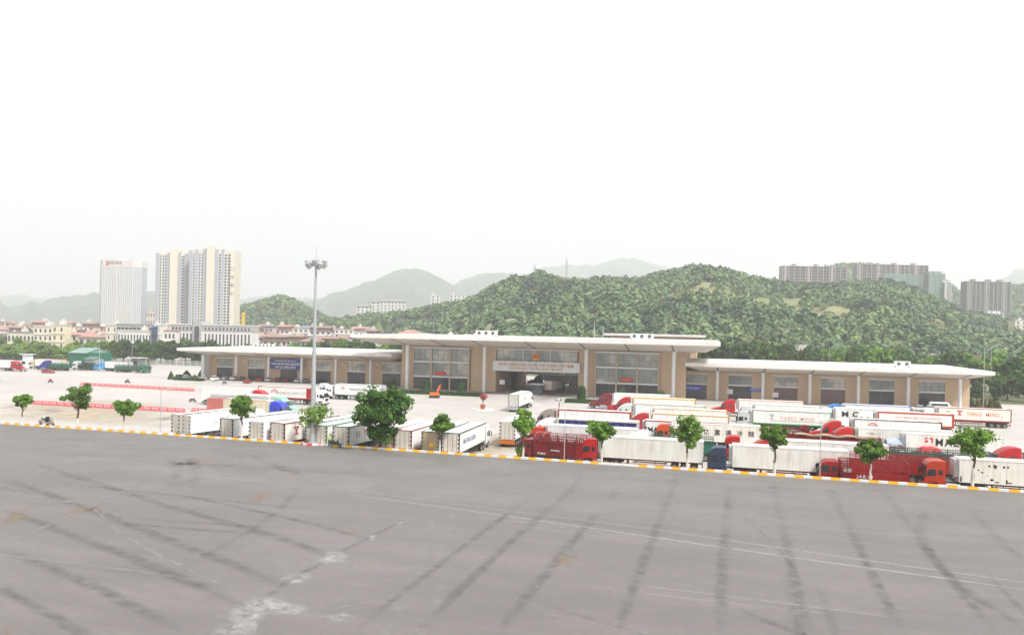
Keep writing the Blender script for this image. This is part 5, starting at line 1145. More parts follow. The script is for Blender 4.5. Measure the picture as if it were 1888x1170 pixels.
KT = [(40, 5.1, 2.8, .48, 'smallest pale-stemmed kerb tree at the far left'), (143, 7.2, 4.8, .38, 'round bushy kerb tree second from the left, above the cargo tricycle'), (229, 4.8, 3.5, .42, 'two-lobed kerb tree third from the left'),
      (446, 6.0, 3.9, .5, 'round kerb tree in front of the second backed trailer'), (577, 5.6, 4.3, .38, 'loose feathery tree behind the floodlight mast'), (812, 5.2, 3.4, .42, 'small tree in front of the tan-doored trailer'),
      (965, 6.1, 3.6, .48, 'leafy kerb tree left of the foremost cattle lorry'), (1110, 5.5, 3.7, .48, 'flat-topped kerb tree in front of the long dirty container'), (1267, 6.6, 3.9, .35, 'tall ragged kerb tree with a forked white stem'),
      (1427, 6.1, 3.1, .48, 'twin-lobed kerb tree with a crooked brown stem'), (1603, 4.9, 3.4, .45, 'kerb tree with a white stem before the bright red slatted lorry'), (1790, 6.8, 4.9, .45, 'wide bright green kerb tree at the right edge with a whitened stem')]
for i, (px, H, Wd, cl, lab) in enumerate(KT):
    x = at(px, 780+px*.066, 0)[0]; tree_at(x, kerb_y(x)+.75, .1, H, Wd, 11+i, LF_K if i != 4 else LF_L, lab, cl, 34 if i != 4 else 24, 90 if i != 4 else 55, .12, lime=1.7 if i in (3, 7, 8, 10) else (2.1 if i == 11 else 1.2), group=None, gapc=.255 if i != 4 else .3)
x = at(702, 826, 0)[0]; r = empty('large_tree', (x, kerb_y(x)+.9, .1), 0, 'largest tree of the kerb, broad dark crown hanging over the trailers', 'tree')
put('trunk', trunk_mesh(77, 4.2, .26, 4.2, 9, 0, .5), r)
V, F = crown_np(5, 5.4, 6.4, 60, 150, .14, crad=.2); V[:, 2] += 5.4; V2, F2 = crown_np(8, 2.6, 3.2, 18, 110, .13, crad=.26); V2 += np.array([.2, -.3, 2.3]); V3, F3 = crown_np(9, 3.0, 3.0, 18, 110, .13, crad=.26); V3 += np.array([2.2, 0, 7.0])
V = np.concatenate([V, V2, V3]); F = np.arange(len(V)).reshape(-1, 4); put('crown', pydata_np('crown', V, F, LF_B), r)
x = at(956, 845, 0)[0]; V, F = crown_np(31, .7, 1.6, 9, 60, .09, crad=.4); V[:, 2] += .85; tag(put('shrub', pydata_np('shrub', V, F, LF_K), None, (x, kerb_y(x)+.7, .1)), 'low shrub at the foot of the kerb tree left of the cattle lorry', 'shrub')
V, F = crown_np(44, 1.15, 1.7, 16, 45, .09, crad=.3); V[:, 2] += 2.7; put('crown', pydata_np('crown', V, F, LF_R), POT)
# topiary, hedges
def f_cyl(R, h):
    def fn(rng, n):
        t = rng.random(n)*2*PI; z = rng.random(n); k = z > .72; zz_ = np.where(k, .72*h+(h*.28)*np.sqrt((z-.72)/.28), z/.72*.72*h); rr = np.where(k, R*np.sqrt(np.clip(1-((zz_-.72*h)/(h*.28))**2, 0, 1)), R)*(.94+.08*rng.random(n))
        P = np.stack([rr*np.cos(t), rr*np.sin(t), zz_], 1); N_ = np.stack([np.cos(t), np.sin(t), np.where(k, 1., .1)], 1); return P, N_
    return fn
def f_cone(R, h):
    def fn(rng, n):
        t = rng.random(n)*2*PI; z = 1-np.sqrt(rng.random(n)); rr = R*(1-z)**.75*(.9+.15*rng.random(n)); P = np.stack([rr*np.cos(t), rr*np.sin(t), z*h], 1); return P, np.stack([np.cos(t), np.sin(t), np.full(n, .45)], 1)
    return fn
def f_box(sx, sy, sz):
    def fn(rng, n):
        P = (rng.random((n, 3))-.5)*np.array([sx, sy, sz]); N_ = np.zeros((n, 3)); k = rng.random(n)
        a = k < .4; b = (k >= .4) & (k < .75); c = k >= .75
        P[a, 2] = sz/2; N_[a, 2] = 1; P[b, 1] = -sy/2; N_[b, 1] = -1; s = np.where(rng.random(n) < .5, -1, 1); P[c, 0] = (s*sx/2)[c]; N_[c, 0] = s[c]; P += rng.normal(size=(n, 3))*.05; P[:, 2] += sz/2; return P, N_
    return fn
def solid(name, label, cat, px, py, fn, n, size, leaf, z=LZ, core=None, group=None, dy=0):
    x, y = at(px, py); V, F = solid_np(abs(hash((px, py))) % 999, n, size, fn); r = empty(name, (x, y+dy, z), 0, label, cat, group)
    put('foliage', pydata_np('foliage', V, F, leaf), r)
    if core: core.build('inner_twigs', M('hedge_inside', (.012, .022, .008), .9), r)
    return r
for px, py, R, h, lab in ((723.5, 716, 1.25, 2.9, 'clipped bush before the joint of left wing and tall block'), (785.5, 721, 1.3, 3.5, 'clipped cylindrical bush before the left glass grid, nearer the left'), (850, 724, 1.2, 3.3, 'clipped cylindrical bush left of the crane-side hedge end'),
                          (1072, 735, 1.15, 3.8, 'clipped cylindrical bush at the right side of the gateway'), (1145, 740, 1.25, 3.6, 'clipped bush before the right glass grid, above the crimson cab'), (1217, 744, 1.3, 3.6, 'clipped bush before the right corner of the right glass grid')):
    solid('topiary', lab, 'bush', px, py, f_cyl(R, h), 1500, .13, LF_H, core=MB().lathe([(R*.86, 0), (R*.86, h*.72), (R*.5, h*.92)], n=12))
def hedge(px0, px1, py, sy, sz, lab):
    a = at(px0, py); b_ = at(px1, py+(px1-px0)*.05); L = b_[0]-a[0]; mid = (px0+px1)/2
    solid('hedge', lab, 'hedge', mid, py+(px1-px0)*.025, f_box(L, sy, sz), int(L*170), .13, LF_H, core=MB().box(-L/2+.1, -sy/2+.1, 0, L/2-.1, sy/2-.1, sz-.1))
hedge(742, 884, 724, 2.4, .95, 'long low hedge in front of the left glass grid'); hedge(1044, 1102, 741, 2.4, .95, 'low hedge at the right side of the gateway')
hedge(325, 372, 700, 2.0, .9, 'low hedge behind the leftmost parked cars')
for px, py, R, h, lf, lab in ((315, 699, 1.1, 2.9, LF_H, 'pointed bush at the left end of the car row'), (344, 697, 2.0, 3.0, LF_H, 'wide pointed bush behind the silver car'), (359, 700, 1.5, 1.8, LF_H, 'round low bush behind the white cars'), (371, 697, 1.6, 3.2, LF_H, 'pointed bush against the terminal corner pier'),
                          (1791, 752, 1.0, 3.2, LF_H, 'leftmost green cone bush beyond the terminal end'), (1803, 754, 1.35, 2.7, LF_O, 'wide bronze cone bush second from the left beyond the terminal'), (1812, 751, 1.2, 3.5, LF_O, 'tallest bronze cone bush beyond the terminal'),
                          (1826, 753, 1.0, 3.0, LF_O, 'bronze cone bush right of the slim pole'), (1832, 752, .9, 2.9, LF_H, 'green cone bush tucked behind a bronze one'), (1840, 757, 1.2, 2.6, LF_O, 'rightmost bronze cone bush on the paving')):
    solid('cone_bush', lab, 'bush', px, py, f_cone(R, h), 1000, .12, lf, core=MB().lathe([(R*.8, 0), (R*.45, h*.5), (.05, h*.9)], n=10))
# background trees: a few crown shapes, each copied with its own size
PROTO = []
for k in range(5):
    V, F = crown_np(100+k, 5., 9.6, 40, 75, .34, crad=.27); V[:, 2] += 5.3; PROTO.append((V, F))
PM_ = {}
def bgtree(px, ytop, Z, wpx, leaf, label, group, k=None, base=LZ):
    x, y, zt = far(px, ytop, Z); k = random.randrange(5) if k is None else k; key = (k, leaf.name)
    if key not in PM_: PM_[key] = (pydata_np('crown', PROTO[k][0], PROTO[k][1], leaf), trunk_mesh(50+k, 6.0, .28, 3.0, 6, 0, .5))
    H = zt-base; w = wpx*Z/FPX
    r = empty('background_tree', (x, y, base), random.uniform(0, 6.28), label, 'tree', group); r.scale = (w/8.6, w/8.6, H/9.1)
    put('crown', PM_[key][0], r); put('trunk', PM_[key][1], r); return r
rg = random.Random(12)
for i in range(24): bgtree(-20+i*9.3, 631+rg.uniform(-6, 8)+(i % 3)*4, 425-(i % 3)*20, rg.uniform(34, 46), (LF_L, LF_L, LF_K, LF_L)[rg.randrange(4)], f'light green tree behind the left fence, {ORD[i]} from the left edge', 'light trees behind the left fence', base=LZ)
for i in range(16): bgtree(-10+i*14, 624+rg.uniform(-3, 5), 480, rg.uniform(30, 42), (LF_B, LF_L)[i % 2], f'hazy tree at the foot of the town, {ORD[i]} from the left', 'hazy trees at the foot of the town')
for i in range(22): bgtree(-20+i*32+(i % 4)*5, (603 if i < 15 else 612)+rg.uniform(0, 12)+i*.5, 560, rg.uniform(16, 26), LF_B, f'small hazy tree among the town roofs, {ORD[i]} from the left', 'small trees among the town roofs')
for i in range(9): bgtree(205+i*23, 627+rg.uniform(-2, 4)+i*.3, 385-(i % 2)*14, rg.uniform(36, 44), LF_D if i % 3 else LF_B, f'tall dark tree behind the fence left of the terminal, {ORD[i]} from the left', 'dark trees behind the fence')
for i, px in enumerate((400, 425, 452, 480, 515, 545, 575, 600, 628, 655, 680, 708, 735)): bgtree(px, (636, 634, 637, 640, 640, 638, 626, 630, 628, 630, 631, 632, 633)[i], 380, rg.uniform(30, 42), (LF_B, LF_D, LF_K)[i % 3], f'tree top rising behind the left wing roof, {ORD[i]} from the left', 'trees behind the left wing')
for i in range(20): bgtree(1262+i*21, 633+rg.uniform(-5, 5)+i*.9, 330-(i % 2)*16, rg.uniform(44, 58), (LF_D, LF_B, LF_K, LF_D)[rg.randrange(4)], f'leafy tree rising behind the right wing roof, {ORD[i]} from the left', 'trees behind the right wing')
for i, (px, yt, Z, w, lf) in enumerate([(1668, 655, 300, 60, LF_B), (1712, 658, 305, 62, LF_K), (1752, 652, 300, 66, LF_B), (1795, 650, 300, 60, LF_L), (1835, 655, 292, 72, LF_K), (1880, 662, 262, 74, LF_B), (1925, 655, 262, 76, LF_K), (1858, 690, 250, 46, LF_D), (1898, 700, 240, 50, LF_B)]):
    bgtree(px, yt, Z, w, lf, f'tree in the grove beyond the right end of the terminal, {ORD[i]} of the grove', 'grove beyond the right end of the terminal')
for px, yt, w, lab in ((1802, 706, 27, 'small dark round tree left of the slim poles'), (1834, 701, 29, 'small dark round tree right of the slim poles')): bgtree(px, yt, 240, w, LF_D, lab, 'small dark trees on the lawn')
sheet('lawn', [at(1790, 741), at(1900, 746), (170, 300), (90, 300)], LZ+.03, M('lawn_green', (.10, .13, .05), .95, 0, .5, .2, dcol=(.22, .18, .11)))
# fence on the left
FW = M('fence_white', (.60, .61, .60), .6)
def fence(p0, p1, h, label, n=None):
    a = Vector(at(*p0)); b_ = Vector(at(*p1)); L = (b_-a).length; d = b_-a; r = empty('fence', (a.x, a.y, LZ), math.atan2(d.y, d.x), label, 'fence'); n = n or int(L/4)
    n = min(n, 95); pm = MB().box(-.1, -.1, 0, .1, .1, h+.1).mesh('post', [FW])
    for k in range(n+1): put('post', pm, r, (L*k/n, 0, 0))
    m = MB(); m.box(0, -.06, 0, L, .06, .5)
    z = .8
    while z < h: m.box(0, -.04, z, L, .04, z+.12); z += .36
    m.box(0, -.05, h-.1, L, .05, h+.02); m.build('rails', FW, r)
fence((-60, 660.5), (288, 669.5), 2.7, 'long white railed fence along the far left side'); fence((289, 672.5), (376, 676.5), 2.7, 'white railed fence between the shed yard and the terminal')
# ------------------------------------------------------------------ town, towers, hills
WINM = M('house_window', (.07, .075, .085), .3, 0, .3, 1); ROOFC = {'red': M('roof_tile_red', (.42, .24, .20), .8, 0, .4, .6), 'brown': M('roof_tile_brown', (.30, .20, .17), .8, 0, .4, .6), 'grey': M('roof_grey', (.27, .27, .28), .8, 0, .3, .6), 'blue': M('roof_blue', (.20, .27, .40), .6), 'white': M('roof_pale', (.55, .53, .5), .7)}
WALLS = {'white': (.70, .68, .66), 'cream': (.70, .65, .56), 'pink': (.64, .54, .49), 'yellow': (.71, .64, .48), 'grey': (.42, .41, .41), 'beige': (.60, .54, .46)}
WM = {k: M('render_'+k, v, .8, 0, .35, .25) for k, v in WALLS.items()}
WU = MB().box(-.5, -.06, 0, .5, 0, 1).mesh('window', [WINM])
BALC = M('balcony_white', (.6, .58, .55), .7)
def house(x, y, w, d, h, rz, wall, roofk, roofc, label, group=None, floors=None, cols=None, name='town_house', base=LZ, winw=.5, rnd=None):
    r = empty(name, (x, y, base), rz, label, 'building', group); rd = rnd or random
    m = MB(); m.box(-w/2, -d/2, 0, w/2, d/2, h); floors = floors or max(2, int(h/3.3)); cols = cols or max(2, int(w/3.6)); fh = h/floors
    for k in range(1, floors): m.box(-w/2-.15, -d/2-.35, k*fh-.12, w/2+.15, -d/2, k*fh+.06)
    wl = m.build('wall', WM[wall] if isinstance(wall, str) else wall, r)
    m = MB(); e = .9
    if roofk == 'hip':
        rh = min(w, d)*.26; a = [(-w/2-e, -d/2-e, h), (w/2+e, -d/2-e, h), (w/2+e, d/2+e, h), (-w/2-e, d/2+e, h)]; q = max(0, w/2-d/2)
        b_ = [(-q, 0, h+rh), (q+.01, 0, h+rh)]
        m.face([a[0], a[1], b_[1], b_[0]]); m.face([a[2], a[3], b_[0], b_[1]]); m.face([a[1], a[2], b_[1]]); m.face([a[3], a[0], b_[0]]); m.face(a[::-1])
    elif roofk == 'flat':
        m.box(-w/2-.25, -d/2-.25, h+.002, w/2+.25, d/2+.25, h+.9)
    else:
        m.box(-w/2-e, -d/2-e, h+.01, w/2+e, d/2+e, h+.25); m.box(-w/2+1, -d/2+1, h+.25, w/2-1, d/2-1, h+2.6); m.face([(-w/2-.3, -d/2-.3, h+2.6), (w/2+.3, -d/2-.3, h+2.6), (w/2+.3, 0, h+4.2), (-w/2-.3, 0, h+4.2)]); m.face([(w/2+.3, d/2+.3, h+2.6), (-w/2-.3, d/2+.3, h+2.6), (-w/2-.3, 0, h+4.2), (w/2+.3, 0, h+4.2)])
        m.face([(-w/2-.3, -d/2-.3, h+2.6), (-w/2-.3, 0, h+4.2), (-w/2-.3, d/2+.3, h+2.6)]); m.face([(w/2+.3, -d/2-.3, h+2.6), (w/2+.3, d/2+.3, h+2.6), (w/2+.3, 0, h+4.2)])
    m.build('roof', ROOFC[roofc], r)
    n = 0
    for f in range(floors):
        for c in range(cols):
            if n >= 96: break
            o = put('window', WU, r, (-w/2+w*(c+.5)/cols, -d/2-.001, f*fh+fh*.28)); o.scale = (w/cols*winw, 1, fh*.48); n += 1
    if roofk != 'hip' and rd.random() < .7:
        m = MB(); q = rd.uniform(-.3, .3)*w; zt = h+(.9 if roofk == 'flat' else 4.2); m.box(q-1.3, -1.2, h+.9 if roofk == 'flat' else h+2.5, q+1.3, 1.2, zt+1.8); m.tube((q, 0, zt+1.8), (q, 0, zt+2.7), .7, n=10); m.build('water_tank', BALC, r)
    return r
rt = random.Random(21)
def row(name, px0, px1, n, Z, yt, jit, pal, rpal, kinds, wr=(12, 22)):
    for i in range(n):
        px = px0+(px1-px0)*(i+.5)/n+rt.uniform(-6, 6); Zi = Z+rt.uniform(-25, 25); top = yt+(px-px0)*.0225+rt.uniform(-jit, jit); x, y, zt = far(px, top, Zi)
        k = rt.choice(kinds); wl = rt.choice(pal); rc = rt.choice(rpal); h = max(5, zt-LZ-(4.2 if k == 'top' else 2.5)); w = rt.uniform(*wr)
        house(x, y, w, rt.uniform(9, 14), h, rt.choice([-.1, .15, .25, .3]), wl, k, rc, f'{wl} {rc}-roofed house, {ORD[i] if i < 30 else "last"} from the left in the {name}', f'town houses of the {name}', rnd=rt)
row('rearmost row', -30, 345, 26, 700, 592, 4, ['pink', 'white', 'cream', 'pink'], ['red', 'brown', 'red', 'white'], ['hip', 'top', 'flat', 'top'], (12, 22))
row('second rearmost row', -30, 330, 22, 600, 602, 4, ['pink', 'beige', 'white', 'cream'], ['red', 'brown', 'red'], ['hip', 'top', 'hip'], (12, 20))
row('second row from the front', -30, 220, 14, 520, 612, 4, ['beige', 'pink', 'cream', 'white'], ['brown', 'red', 'grey'], ['hip', 'top', 'flat'], (11, 19))
row('rear row right of the towers', 440, 690, 18, 640, 600, 4, ['white', 'grey', 'pink', 'white'], ['brown', 'grey', 'red', 'blue'], ['top', 'flat', 'top'], (11, 19))
row('front row right of the towers', 490, 690, 12, 520, 617, 4, ['white', 'grey', 'pink'], ['brown', 'brown', 'grey'], ['top', 'hip', 'flat'], (11, 18))
row('row above the tall roof', 700, 900, 8, 470, 610, 3, ['white', 'pink', 'white'], ['white', 'red', 'white'], ['flat', 'flat', 'hip'], (14, 22))
def H(px0, px1, yt, Z, wall, k, rc, label, floors=None, cols=None, d=6, winw=.5, ex=2.5, rz=.2566):
    x, y, zt = far((px0+px1)/2, yt, Z); w = (px1-px0)*Z/FPX; return house(x, y, w, d, zt-LZ-ex, rz, wall, k, rc, label, None, floors, cols, winw=winw)
H(68, 112, 600, 430, 'cream', 'flat', 'white', 'cream four-storey block with rows of small windows above the light trees', 4, 5, winw=.35, ex=.9); H(101, 126, 597, 420, 'yellow', 'flat', 'white', 'narrow yellow block beside the cream four-storey block', 4, 2, winw=.25, ex=.9)
H(20, 70, 611, 440, 'cream', 'flat', 'grey', 'low cream building with arched windows left of the cream block', 2, 7, ex=.9); H(124, 162, 609, 430, 'yellow', 'hip', 'red', 'yellow house with a red hipped roof right of the yellow block', 3, 3, winw=.3)
H(150, 188, 613, 425, 'beige', 'hip', 'red', 'low house with a broad red roof above the green shed', 2, 3); H(200, 222, 598, 460, 'cream', 'flat', 'white', 'plain cream block left of the glass-topped hall', 4, 2, winw=.2, ex=.9)
H(222, 284, 608, 430, 'white', 'flat', 'white', 'white hall with a colonnade of tall narrow windows', 2, 11, winw=.42, ex=.9); H(220, 286, 597, 445, 'grey', 'flat', 'grey', 'dark glazed storey with thin roof rising behind the colonnade hall', 4, 9, winw=.8, ex=.9)
BL = M('render_navy', (.05, .07, .14), .5); H(285, 294, 600, 428, BL, 'flat', 'blue', 'narrow navy blue slab beside the colonnade hall', 4, 1, winw=.1, ex=.9); H(294, 302, 598, 429, 'white', 'flat', 'white', 'narrow white slab right of the navy one', 4, 1, winw=.1, ex=.9)
H(300, 328, 608, 432, 'white', 'flat', 'red', 'low white building with a red roof line left of the arched building', 3, 4, ex=.9)
# large white building with a tall arch
x, y, zt = far(398, 598, 450); w = 145*450/FPX; r = empty('arched_building', (x, y, LZ), .2566, 'grand white building with a grey arched centrepiece and mansard storey below the twin towers', 'building')
h = zt-LZ; m = MB(); m.box(-w/2, -7, 0, w/2, 7, h-4.2); m.build('wall', WM['white'], r); m = MB(); m.box(-w/2-.2, -7.2, h-4.2, -w*.22, 7, h-.6); m.box(-w*.12, -7.2, h-4.2, w/2+.2, 7, h-.6); m.build('mansard', WM['grey'], r)
m = MB(); m.box(-w/2-.4, -7.5, h-.6, -w*.22, 7.2, h); m.box(-w*.12, -7.5, h-.6, w/2+.4, 7.2, h); m.build('cornice', WM['white'], r)
m = MB(); m.box(-w*.22, -8, 0, -w*.12, 7, h+1.6); m.build('centrepiece', WM['grey'], r); m = MB(); c = -w*.17; m.box(c-1.5, -8.05, 3, c+1.5, -8.001, h-2.6); m.tube((c, -8.06, h-2.6), (c, -8.001, h-2.6), 1.5, n=20); m.build('arch_window', WINM, r)
for k in range(22):
    xx = -w/2+w*(k+.5)/22
    if -w*.24 < xx < -w*.10: continue
    for z0, hh in ((1.5, 4.0), (7.2, h-12.8), (h-3.6, 1.8)): o = put('window', WU, r, (xx, -7.001 if z0 < h-4 else -7.201, z0)); o.scale = (.95, 1, hh)
# towers
CREAM = M('tower_cream', (.68, .62, .52), .8, 0, .15, .1); SLATE = M('tower_slate', (.36, .385, .43), .7, 0, .2, .1); SHAD = M('tower_window', (.10, .10, .12), .3); PALE = M('tower_white', (.66, .65, .63), .7); PINKB = M('tower_pink', (.66, .61, .595), .7, 0, .15, .1); GLS = M('tower_glass', (.42, .45, .49), .25, 0, .3, .1, spec=.8)
WT = MB().box(-.5, -.05, 0, .5, 0, 1).mesh('window', [SHAD])
def apt(px0, px1, yt, Z, cols, floors, label, side=None):
    x, y, zt = far((px0+px1)/2, yt, Z); w = (px1-px0)*Z/FPX; h = zt-LZ; r = empty('apartment_tower', (x, y, LZ), .30, label, 'tower'); n = 0; stuff = MB(); fh = (h-5)/floors
    x0 = -w/2; tot = sum(c[0] for c in cols); body = MB(); bl = MB(); sl = MB(); wh = MB()
    for cw, kind, dy, dh in cols:
        ww = w*cw/tot; y0 = -9+dy; hh = h+dh
        if kind == 'cream': body.box(x0, y0, 0, x0+ww-.001, 9, hh)
        elif kind == 'slate':
            bl.box(x0, y0, 0, x0+ww-.001, 9, hh)
        else:
            body.box(x0, y0+1.2, 0, x0+ww-.001, 9, hh)
            for f in range(floors):
                z = 2+f*fh; sl.box(x0+.02, y0, z-.35, x0+ww-.02, y0+1.2, z+.75)
                if n < 98: o = put('window', WT, r, (x0+ww*.5, y0+1.199, z+.8)); o.scale = (ww*.75, 1, fh-1.3); n += 1
                else: stuff.box(x0+ww*.12, y0+1.14, z+.8, x0+ww*.88, y0+1.199, z+fh-.5)
            wh.box(x0, y0-.05, 0, x0+.35, y0+1.2, hh-1); wh.box(x0+ww-.35, y0-.05, 0, x0+ww-.001, y0+1.2, hh-1)
        x0 += ww
    body.build('wall', CREAM, r); bl.build('slate_strip', SLATE, r); sl.build('balcony_parapets', PALE, r); wh.build('white_pier', PALE, r)
    if stuff.f: tag(stuff.build('windows', SHAD, r), kind='stuff')
    m = MB(); m.box(-w*.2, -4, h, w*.05, 4, h+4); m.box(w*.2, -4, h, w*.38, 4, h+3.2); m.build('roof_house', CREAM, r); return r, w, h
apt(295, 357, 467, 800, [(5, 'slate', 0, -1), (4, 'bal', .5, 0), (4, 'bal', 1.2, 0), (4, 'bal', .5, 0), (6, 'slate', 0, -1), (12, 'cream', -2, 3), (4, 'slate', 0, 0), (6, 'bal', .5, 0), (5, 'slate', .3, -1), (4, 'bal', .6, -1)], 30, 'left block of the twin cream apartment towers')
r, w, h = apt(356, 439, 464, 790, [(5, 'slate', 0, 0), (4, 'bal', .5, 2), (5, 'slate', .5, 1), (4, 'bal', .5, 2), (4, 'bal', .5, 2), (6, 'slate', 0, 2), (12, 'cream', -2, 5), (5, 'slate', 0, 2), (5, 'bal', .5, 2), (4, 'slate', .5, 2), (5, 'bal', .5, 1), (6, 'bal', .5, 1), (7, 'cream', -1.5, 1)], 31, 'right and taller block of the twin cream apartment towers')
for k, ch in enumerate('口岸新城'): lettering(r, ch, M('brown_letters', (.25, .19, .12), .6), (w*.5-w*7/72*.5, -10.55, h-19-k*8.5), -PI/2, 4.6)
x, y, zt = far(229, 481, 900); w = 78*900/FPX; h = zt-LZ; r = empty('hotel_tower', (x, y, LZ), .2, 'pale pink and glass tower with a red emblem, left of the twin towers', 'tower')
def oct_(w, d, c): return [(-w/2+c, -d/2), (w/2-c, -d/2), (w/2, -d/2+c), (w/2, d/2-c), (w/2-c, d/2), (-w/2+c, d/2), (-w/2, d/2-c), (-w/2, -d/2+c)]
m = MB(); m.rings([[(a, b_, z) for a, b_ in oct_(w, 26, 7)] for z in (0, h-8)]); m.build('wall', GLS, r); m = MB(); m.rings([[(a, b_, z) for a, b_ in oct_(w+.6, 26.6, 7.2)] for z in (h-8, h)]); m.build('top_band', PINKB, r)
m = MB(); m.box(-6, -4, h, 8, 4, h+1.6); m.build('roof_house', PALE, r)
m = MB()
for k in range(17):
    q = -w/2+7+(w-14)*k/16; m.box(q-.45, -13.7, 0, q+.45, -13.0, h-8)
for k in range(5): q = k/4*6.4; m.box(-w/2+.3+q-.3, -6.4-q-.4, 0, -w/2+.3+q+.3, -6.4-q+.1, h-8); m.box(w/2-.3-q-.3, -6.4-q-.4, 0, w/2-.3-q+.3, -6.4-q+.1, h-8)
m.build('pier', PALE, r); m = MB(); m.box(-1.2, -13.9, 0, .4, -13.1, h-8); m.build('pink_pier', PINKB, r)
m = MB()
for k in range(int((h-10)/3.2)): m.box(.6, -13.35, 3+k*3.2, w/2-7, -13.05, 3.9+k*3.2)
m.build('floor_band', PALE, r)
lettering(r, '国际酒店', M('brown_letters', (.25, .19, .12), .6), (-3.2, -13.45, h-3.8), -PI/2, 4.4); m = MB(); m.bar((-13.2, -13.4, h-6), (-13.2, -13.4, h-1.5), .2, 1.8); m.bar((-11.2, -13.4, h-6), (-14.5, -13.4, h-6.3), .2, 1.2); m.build('emblem', M('hotel_red', (.6, .03, .03), .5), r)
# yellow banner sign by the towers, low red buildings
x, y, zt = far(449, 575, 760); m = MB(); m.box(-1.9, -.3, zt-LZ-13, 1.9, .3, zt-LZ); m.tube((0, 0, 0), (0, 0, zt-LZ-13), .4, m=1); tag(m.build('banner_sign', [M('banner_yellow', (.75, .45, .05), .5), GALV], None, (x, y, LZ)), 'tall narrow yellow banner sign right of the twin towers', 'sign')
H(270, 297, 573, 1100, 'pink', 'flat', 'red', 'pinkish low block between the hotel tower and the twin towers', 4, 6, ex=.9)
# hills --------------------------------------------------------------
def interp(prof, x):
    return np.interp(x, [p[0] for p in prof], [p[1] for p in prof])
def vnoise(x, y, s, seed):
    rng = np.random.default_rng(seed); G = rng.random((64, 64)); x = np.asarray(x)/s; y = np.asarray(y)/s; xi = np.floor(x).astype(int); yi = np.floor(y).astype(int); fx = x-xi; fy = y-yi; fx = fx*fx*(3-2*fx); fy = fy*fy*(3-2*fy)
    g = lambda a, b_: G[a % 64, b_ % 64]
    return (g(xi, yi)*(1-fx)+g(xi+1, yi)*fx)*(1-fy)+(g(xi, yi+1)*(1-fx)+g(xi+1, yi+1)*fx)*fy
def far_np(px, py, Z):
    x = px-944; y = py-HY; u = x*math.cos(ROLL)+y*math.sin(ROLL); v = -x*math.sin(ROLL)+y*math.cos(ROLL); R = u*Z/FPX
    return -Z*math.sin(YAW)+R*math.cos(YAW), Z*math.cos(YAW)+R*math.sin(YAW), CH-v*Z/FPX
class Hill:
    def __init__(s, prof, z0, zr, back, cut, bump, seed, pw=.85): s.prof, s.z0, s.zr, s.back, s.cut, s.bump, s.seed, s.pw = prof, z0, zr, back, cut, bump, seed, pw
    def h(s, px, Z):
        Z0 = np.interp(px, *s.z0) if isinstance(s.z0, tuple) else s.z0; yr = interp(s.prof, px); _, _, zr = far_np(px, yr, s.zr); zr = zr-s.cut
        t = np.clip((Z-Z0)/(s.zr-Z0), 0, 1); S = np.sin(t*PI/2)**(1/s.pw); X = px*Z/FPX
        hh = LZ-2+(zr-LZ+2)*S+s.bump*(vnoise(X, Z, 70, s.seed)-.5+.5*(vnoise(X, Z, 30, s.seed+1)-.5))*np.sin(np.clip(t, 0, 1)*PI)**1.5
        b_ = np.clip((Z-s.zr)/s.back, 0, 1); return hh-(zr-LZ)*b_*b_*.5
def hill_mesh(name, hl, px0, px1, nx, nz, mat, cat=None):
    px = np.linspace(px0, px1, nx); tz = np.linspace(0, 1, nz); Z0 = 330 if isinstance(hl.z0, tuple) else hl.z0
    PX, T = np.meshgrid(px, tz); Z = Z0-5+(hl.zr+hl.back-Z0)*T; hh = hl.h(PX, Z); x, y, _ = far_np(PX, 600., Z); V = np.stack([x, y, hh], -1).reshape(-1, 3)
    i = np.arange(nx-1)[None, :]+np.arange(nz-1)[:, None]*nx; F = np.stack([i, i+1, i+1+nx, i+nx], -1).reshape(-1, 4)
    return struct(put(name, pydata_np(name, V, F, mat, True)))
m_, t, b = newmat('hillside'); c = mixc(t, ramp(t, noise(t, .012, 6), .42, .62), (.13, .17, .06), (.26, .26, .13)); c = mixc(t, ramp(t, noise(t, .06, 5), .6, .75), c, (.26, .21, .14)); t.links.new(c, b.inputs['Base Color']); b.inputs['Roughness'].default_value = .95
HM = m_
m_, t, b = newmat('far_woodland'); c = mixc(t, ramp(t, noise(t, .005, 10, rough=.7), .38, .66), (.025, .055, .035), (.07, .105, .05)); t.links.new(c, b.inputs['Base Color']); b.inputs['Roughness'].default_value = 1
bp = nd(t, 'ShaderNodeBump', Strength=1., Distance=25.); t.links.new(noise(t, .02, 8), bp.inputs['Height']); t.links.new(bp.outputs[0], b.inputs['Normal']); FARM = m_
profA = [(480, 596), (560, 592), (600, 586), (640, 579), (700, 570), (760, 567), (800, 557), (830, 552), (870, 545), (900, 531), (940, 517), (1000, 512), (1050, 516), (1100, 514), (1180, 513), (1250, 503), (1290, 499), (1340, 505), (1400, 520), (1440, 525), (1500, 527), (1600, 528), (1650, 531), (1700, 541), (1740, 560), (1765, 572), (1800, 582), (1850, 590), (1900, 596), (2100, 600)]
HA = Hill(profA, ([480, 700, 900, 2100], [760, 740, 350, 345]), 900, 260, 11.5, 24, 3); hill_mesh('hill', HA, 480, 2100, 260, 70, HM)
profA2 = [(1300, 560), (1400, 530), (1470, 505), (1540, 488), (1580, 487), (1640, 492), (1700, 502), (1735, 515), (1755, 528), (1775, 546), (1800, 537), (1860, 526), (1900, 524), (2100, 520)]
HA2 = Hill(profA2, 1000, 1500, 400, 11, 16, 9); hill_mesh('hill', HA2, 1300, 2100, 110, 40, HM)
profB = [(300, 600), (380, 592), (440, 566), (470, 557), (500, 548), (520, 543), (545, 553), (570, 567), (600, 581), (640, 590), (700, 590), (760, 590)]
